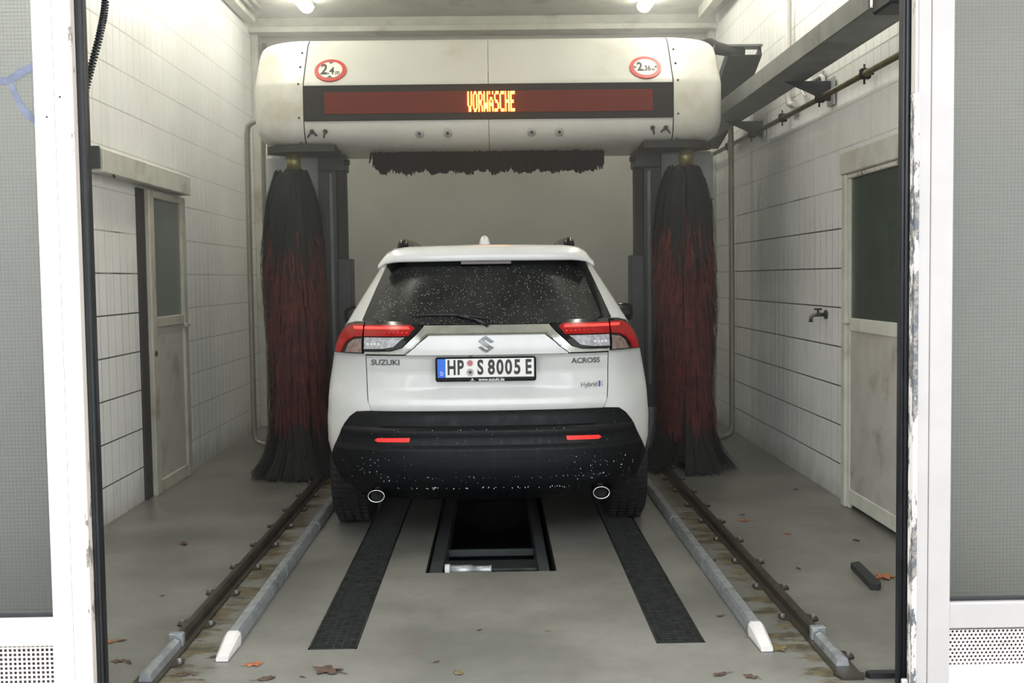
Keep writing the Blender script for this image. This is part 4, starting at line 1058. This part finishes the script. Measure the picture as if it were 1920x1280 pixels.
# spoiler
rows = []
for i in range(-14, 15):
    x = .604 * i / 14; ax = abs(x); zt = interp([(0, 1.640), (.45, 1.635), (.52, 1.624), (.56, 1.603), (.585, 1.578), (.604, 1.548)], ax); zb = interp([(0, 1.550), (.50, 1.549), (.56, 1.540), (.604, 1.512)], ax)
    k = .08 * (ax / .6) ** 2; zt = max(zt, zb + .012)
    rows.append([W(x, .40 + k, zb + .004), W(x, .305 + k, zb - .002), W(x, .295 + k, zb + .006), W(x, .305 + k, zb + (zt - zb) * .45), W(x, .335 + k, zb + (zt - zb) * .8), W(x, .40 + k, zt), W(x, .62 + k * .5, zt + .004 + .006 * (1 - ax / .6)), W(x, .62 + k * .5, zb + .03)])
MB().grid(rows).build('roof_spoiler', m_paint, car)
MB().bbox(W(-.14, .318, 1.530), W(.14, .36, 1.549), .003).build('brake_light', M('dull_brake_lens', lin(92, 84, 84), .3, var=.1), car)
# shark fin
rows = []
for k in range(9):
    u = k / 8; y = 1.0 + .17 * u; h = .078 * (1 - u) ** 1.1 * min(1, .55 + 6 * u); wv = .034 * math.sin(math.pi * min(1, .25 + u * .75)) + .002
    rows.append([W(-.012 + wv * math.cos(a), y, 1.640 + max(.0, math.sin(a)) ** .6 * (h + .008)) for a in [math.pi * i / 10 for i in range(11)]])
fn = MB().grid(rows); fn.f.append(tuple(range(11))); fn.sm.append(False); fn.build('shark_fin_antenna', m_paint, car)
# wiper
def gy(x, z, o=.03): return W(x, rear_y(x, z, 'glass') - o, z)
wp = MB().tube([gy(.01, 1.198, .03), gy(-.06, 1.232, .035), gy(-.16, 1.252, .03)], [.016, .010, .007], 8).build('wiper_arm', m_gblack, car)
MB().tube([gy(-.385, 1.250, .016), gy(-.30, 1.258, .020), gy(-.18, 1.257, .022), gy(-.08, 1.247, .020), gy(.018, 1.230, .016)], [.004, .007, .009, .007, .004], 8).build('wiper_blade', m_rubber, wp)
MB().lathe([(0, -.03), (.018, -.026), (.022, .0)], W(.012, rear_y(.012, 1.205, 'glass') - .005, 1.203), 12, axis=1).build('wiper_hub', m_gblack, wp)
# number plate
PX, PZ, PY = -.008, .965, .085
pl = thing('tmp_plate', W(PX, PY, PZ), '', ''); bpy.data.objects.remove(pl)
fr = MB().bbox(W(PX - .270, PY, .900), W(PX + .270, PY + .022, 1.031), .008).build('plate_holder', m_bumper, car)
MB().bbox(W(PX - .259, PY - .003, .9225), W(PX + .259, PY + .008, 1.0235), .003).build('number_plate', m_plate_w, fr)
MB().bbox(W(PX - .259, PY - .0036, .9225), W(PX - .214, PY + .006, 1.0235), .002).build('plate_country_band', m_plate_b, fr)
def put_text(txt, size, sx, x, z, y, mat, name, parent, bold=.0, depth=.0008):
    vs, fs = text_mesh(txt, size, sx, bold, depth); b = MB()
    b.add([W(x + v[0], (y if y is not None else rear_y(x + v[0], z + v[1]) - .007) - v[2], z + v[1]) for v in vs], fs); return b.build(name, mat, parent, fix=False)
b = MB()
for ch, x, sx in (('H', -.183, .62), ('P', -.136, .64), ('S', -.029, .68), ('8', .030, .70), ('0', .076, .70), ('0', .122, .70), ('5', .169, .70), ('E', .228, .64)):
    vs, fs = text_mesh(ch, .108, sx, .0034, .0008); b.add([W(PX + x + v[0], PY - .0042 - v[2], .973 + v[1]) for v in vs], fs)
b.build('plate_characters', m_ink, fr, fix=False)
put_text('D', .028, .8, PX - .236, .944, PY - .0042, m_ink_w, 'country_letter', fr)
put_text('www.suzuki.de', .024, .95, PX + .03, .9105, PY - .0012, m_ink_w, 'holder_print', fr, bold=.0003)
MB().bbox(W(PX - .085, PY - .001, .9045), W(PX - .06, PY + .002, .9065), .0005).bbox(W(PX - .077, PY - .001, .909), W(PX - .069, PY + .002, .917), .0005).build('holder_mark', m_ink_w, fr)
for z, r, m, nm in ((.9995, .0175, m_seal_r, 'inspection_sticker'), (.950, .0205, m_seal_g, 'registration_sticker')):
    st = MB().lathe([(0, -.0010), (r, -.0010), (r, .002)], W(PX - .084, PY - .0036, z), 24, axis=1, smooth=False).build(nm, m, fr)
    if r > .02: MB().prism([(CX + PX - .084 + a * .009, .950 + c * .010) for a, c in ((-1, .8), (1, .8), (.9, -.2), (0, -1), (-.9, -.2))], 1, CY + PY - .0056, CY + PY - .0040).build('sticker_crest', m_signblack, st)
    else: MB().lathe([(.006, -.0018), (.009, -.0018), (.009, 0)], W(PX - .084, PY - .0036, z), 16, axis=1, smooth=False).build('sticker_ring', m_redlens, st)
MB().bbox(W(PX - .092, PY + .004, 1.034), W(PX - .070, PY + .03, 1.044), .002).build('plate_lamp', m_signblack, tail)
# emblem and badges
EM = [(965, 180), (1098, 268), (1050, 290), (962, 236), (928, 262), (1100, 350), (970, 435), (843, 345), (892, 328), (985, 393), (1012, 364), (845, 265)]
ep = [((p[0] - 970) / 257 * .083 - .005, 1.098 - (p[1] - 307) / 255 * .084) for p in EM]
panel('emblem', ep, 'body', .018, .012, M('emblem_chrome', lin(112, 114, 114), .28, .7, var=.3, scale=60), tail, step=(.02, .02))
put_text('SUZUKI', .042, 1.12, -.552, 1.003, None, m_badge, 'maker_badge', tail, .0009, .002)
put_text('ACROSS', .040, 1.06, .535, 1.000, None, m_badge, 'model_badge', tail, .0009, .002)
put_text('Hybrid', .036, .95, .553, .868, None, m_badge, 'drive_badge', tail, .0005, .002)
MB().bbox(W(.606, rear_y(.61, .868) - .009, .851), W(.614, rear_y(.61, .868) + .004, .886), .001).build('badge_stripe', m_ink_blue, tail)
MB().bbox(W(.614, rear_y(.62, .868) - .008, .852), W(.628, rear_y(.62, .868) + .006, .885), .002).build('badge_tag', m_ink_lil, tail)
# droplets on the bumper edges
b = MB(); rnd = random.Random(11)
def drop(x, z, r, kind='bump', zl=1.0, o=.010):
    c = Vector(W(x, rear_y(x, z, kind) - o, z))
    vs = [c + Vector((0, 0, r * zl)), c + Vector((0, 0, -r * zl))] + [c + Vector((r * math.cos(a), r * math.sin(a), 0)) for a in [k * math.pi / 2.5 for k in range(5)]]
    b.add(vs, [(0, 2 + k, 2 + (k + 1) % 5) for k in range(5)] + [(1, 2 + (k + 1) % 5, 2 + k) for k in range(5)], True)
for i in range(60): drop(-.56 + 1.12 * i / 59 + rnd.uniform(-.004, .004), .650 + rnd.uniform(-.0015, .0015), rnd.uniform(.002, .0034), o=.022)
for i in range(46): drop(rnd.uniform(-.50, .50), .332 + rnd.uniform(-.006, .006), rnd.uniform(.0018, .0035), zl=rnd.choice((1, 1, 2.2)))
for i in range(26): drop(rnd.uniform(-.6, .6), .392 + rnd.uniform(-.004, .01), rnd.uniform(.0015, .003))
for i in range(70): drop(rnd.choice((-1, 1)) * rnd.uniform(.45, .80), rnd.uniform(.36, .50), rnd.uniform(.0012, .003), zl=rnd.choice((1, 1, 2)))
for i in range(110): drop(rnd.uniform(-.7, .7), rnd.uniform(.36, .73), rnd.uniform(.0008, .0018))
b.build('water_droplets', m_drop, bump, fix=False, kind='stuff')

# ------------------------------------------------------------------ steam in the hall
m, t_, p_ = new_mat('thin_steam'); nt = m.node_tree; nt.nodes.remove(p_)
vs_ = nt.nodes.new('ShaderNodeVolumeScatter'); vs_.inputs['Color'].default_value = (.97, .98, .95, 1); vs_.inputs['Density'].default_value = HAZE_DENSITY; vs_.inputs['Anisotropy'].default_value = .25
nt.links.new(vs_.outputs[0], nt.nodes['Material Output'].inputs['Volume'])
MB().box((XL + .015, 6.3, .015), (XR - .015, YB - .25, ZC - .13)).build('steam', m, None, label='thin grey steam hanging in the rear of the wash hall', cat='steam', kind='stuff')
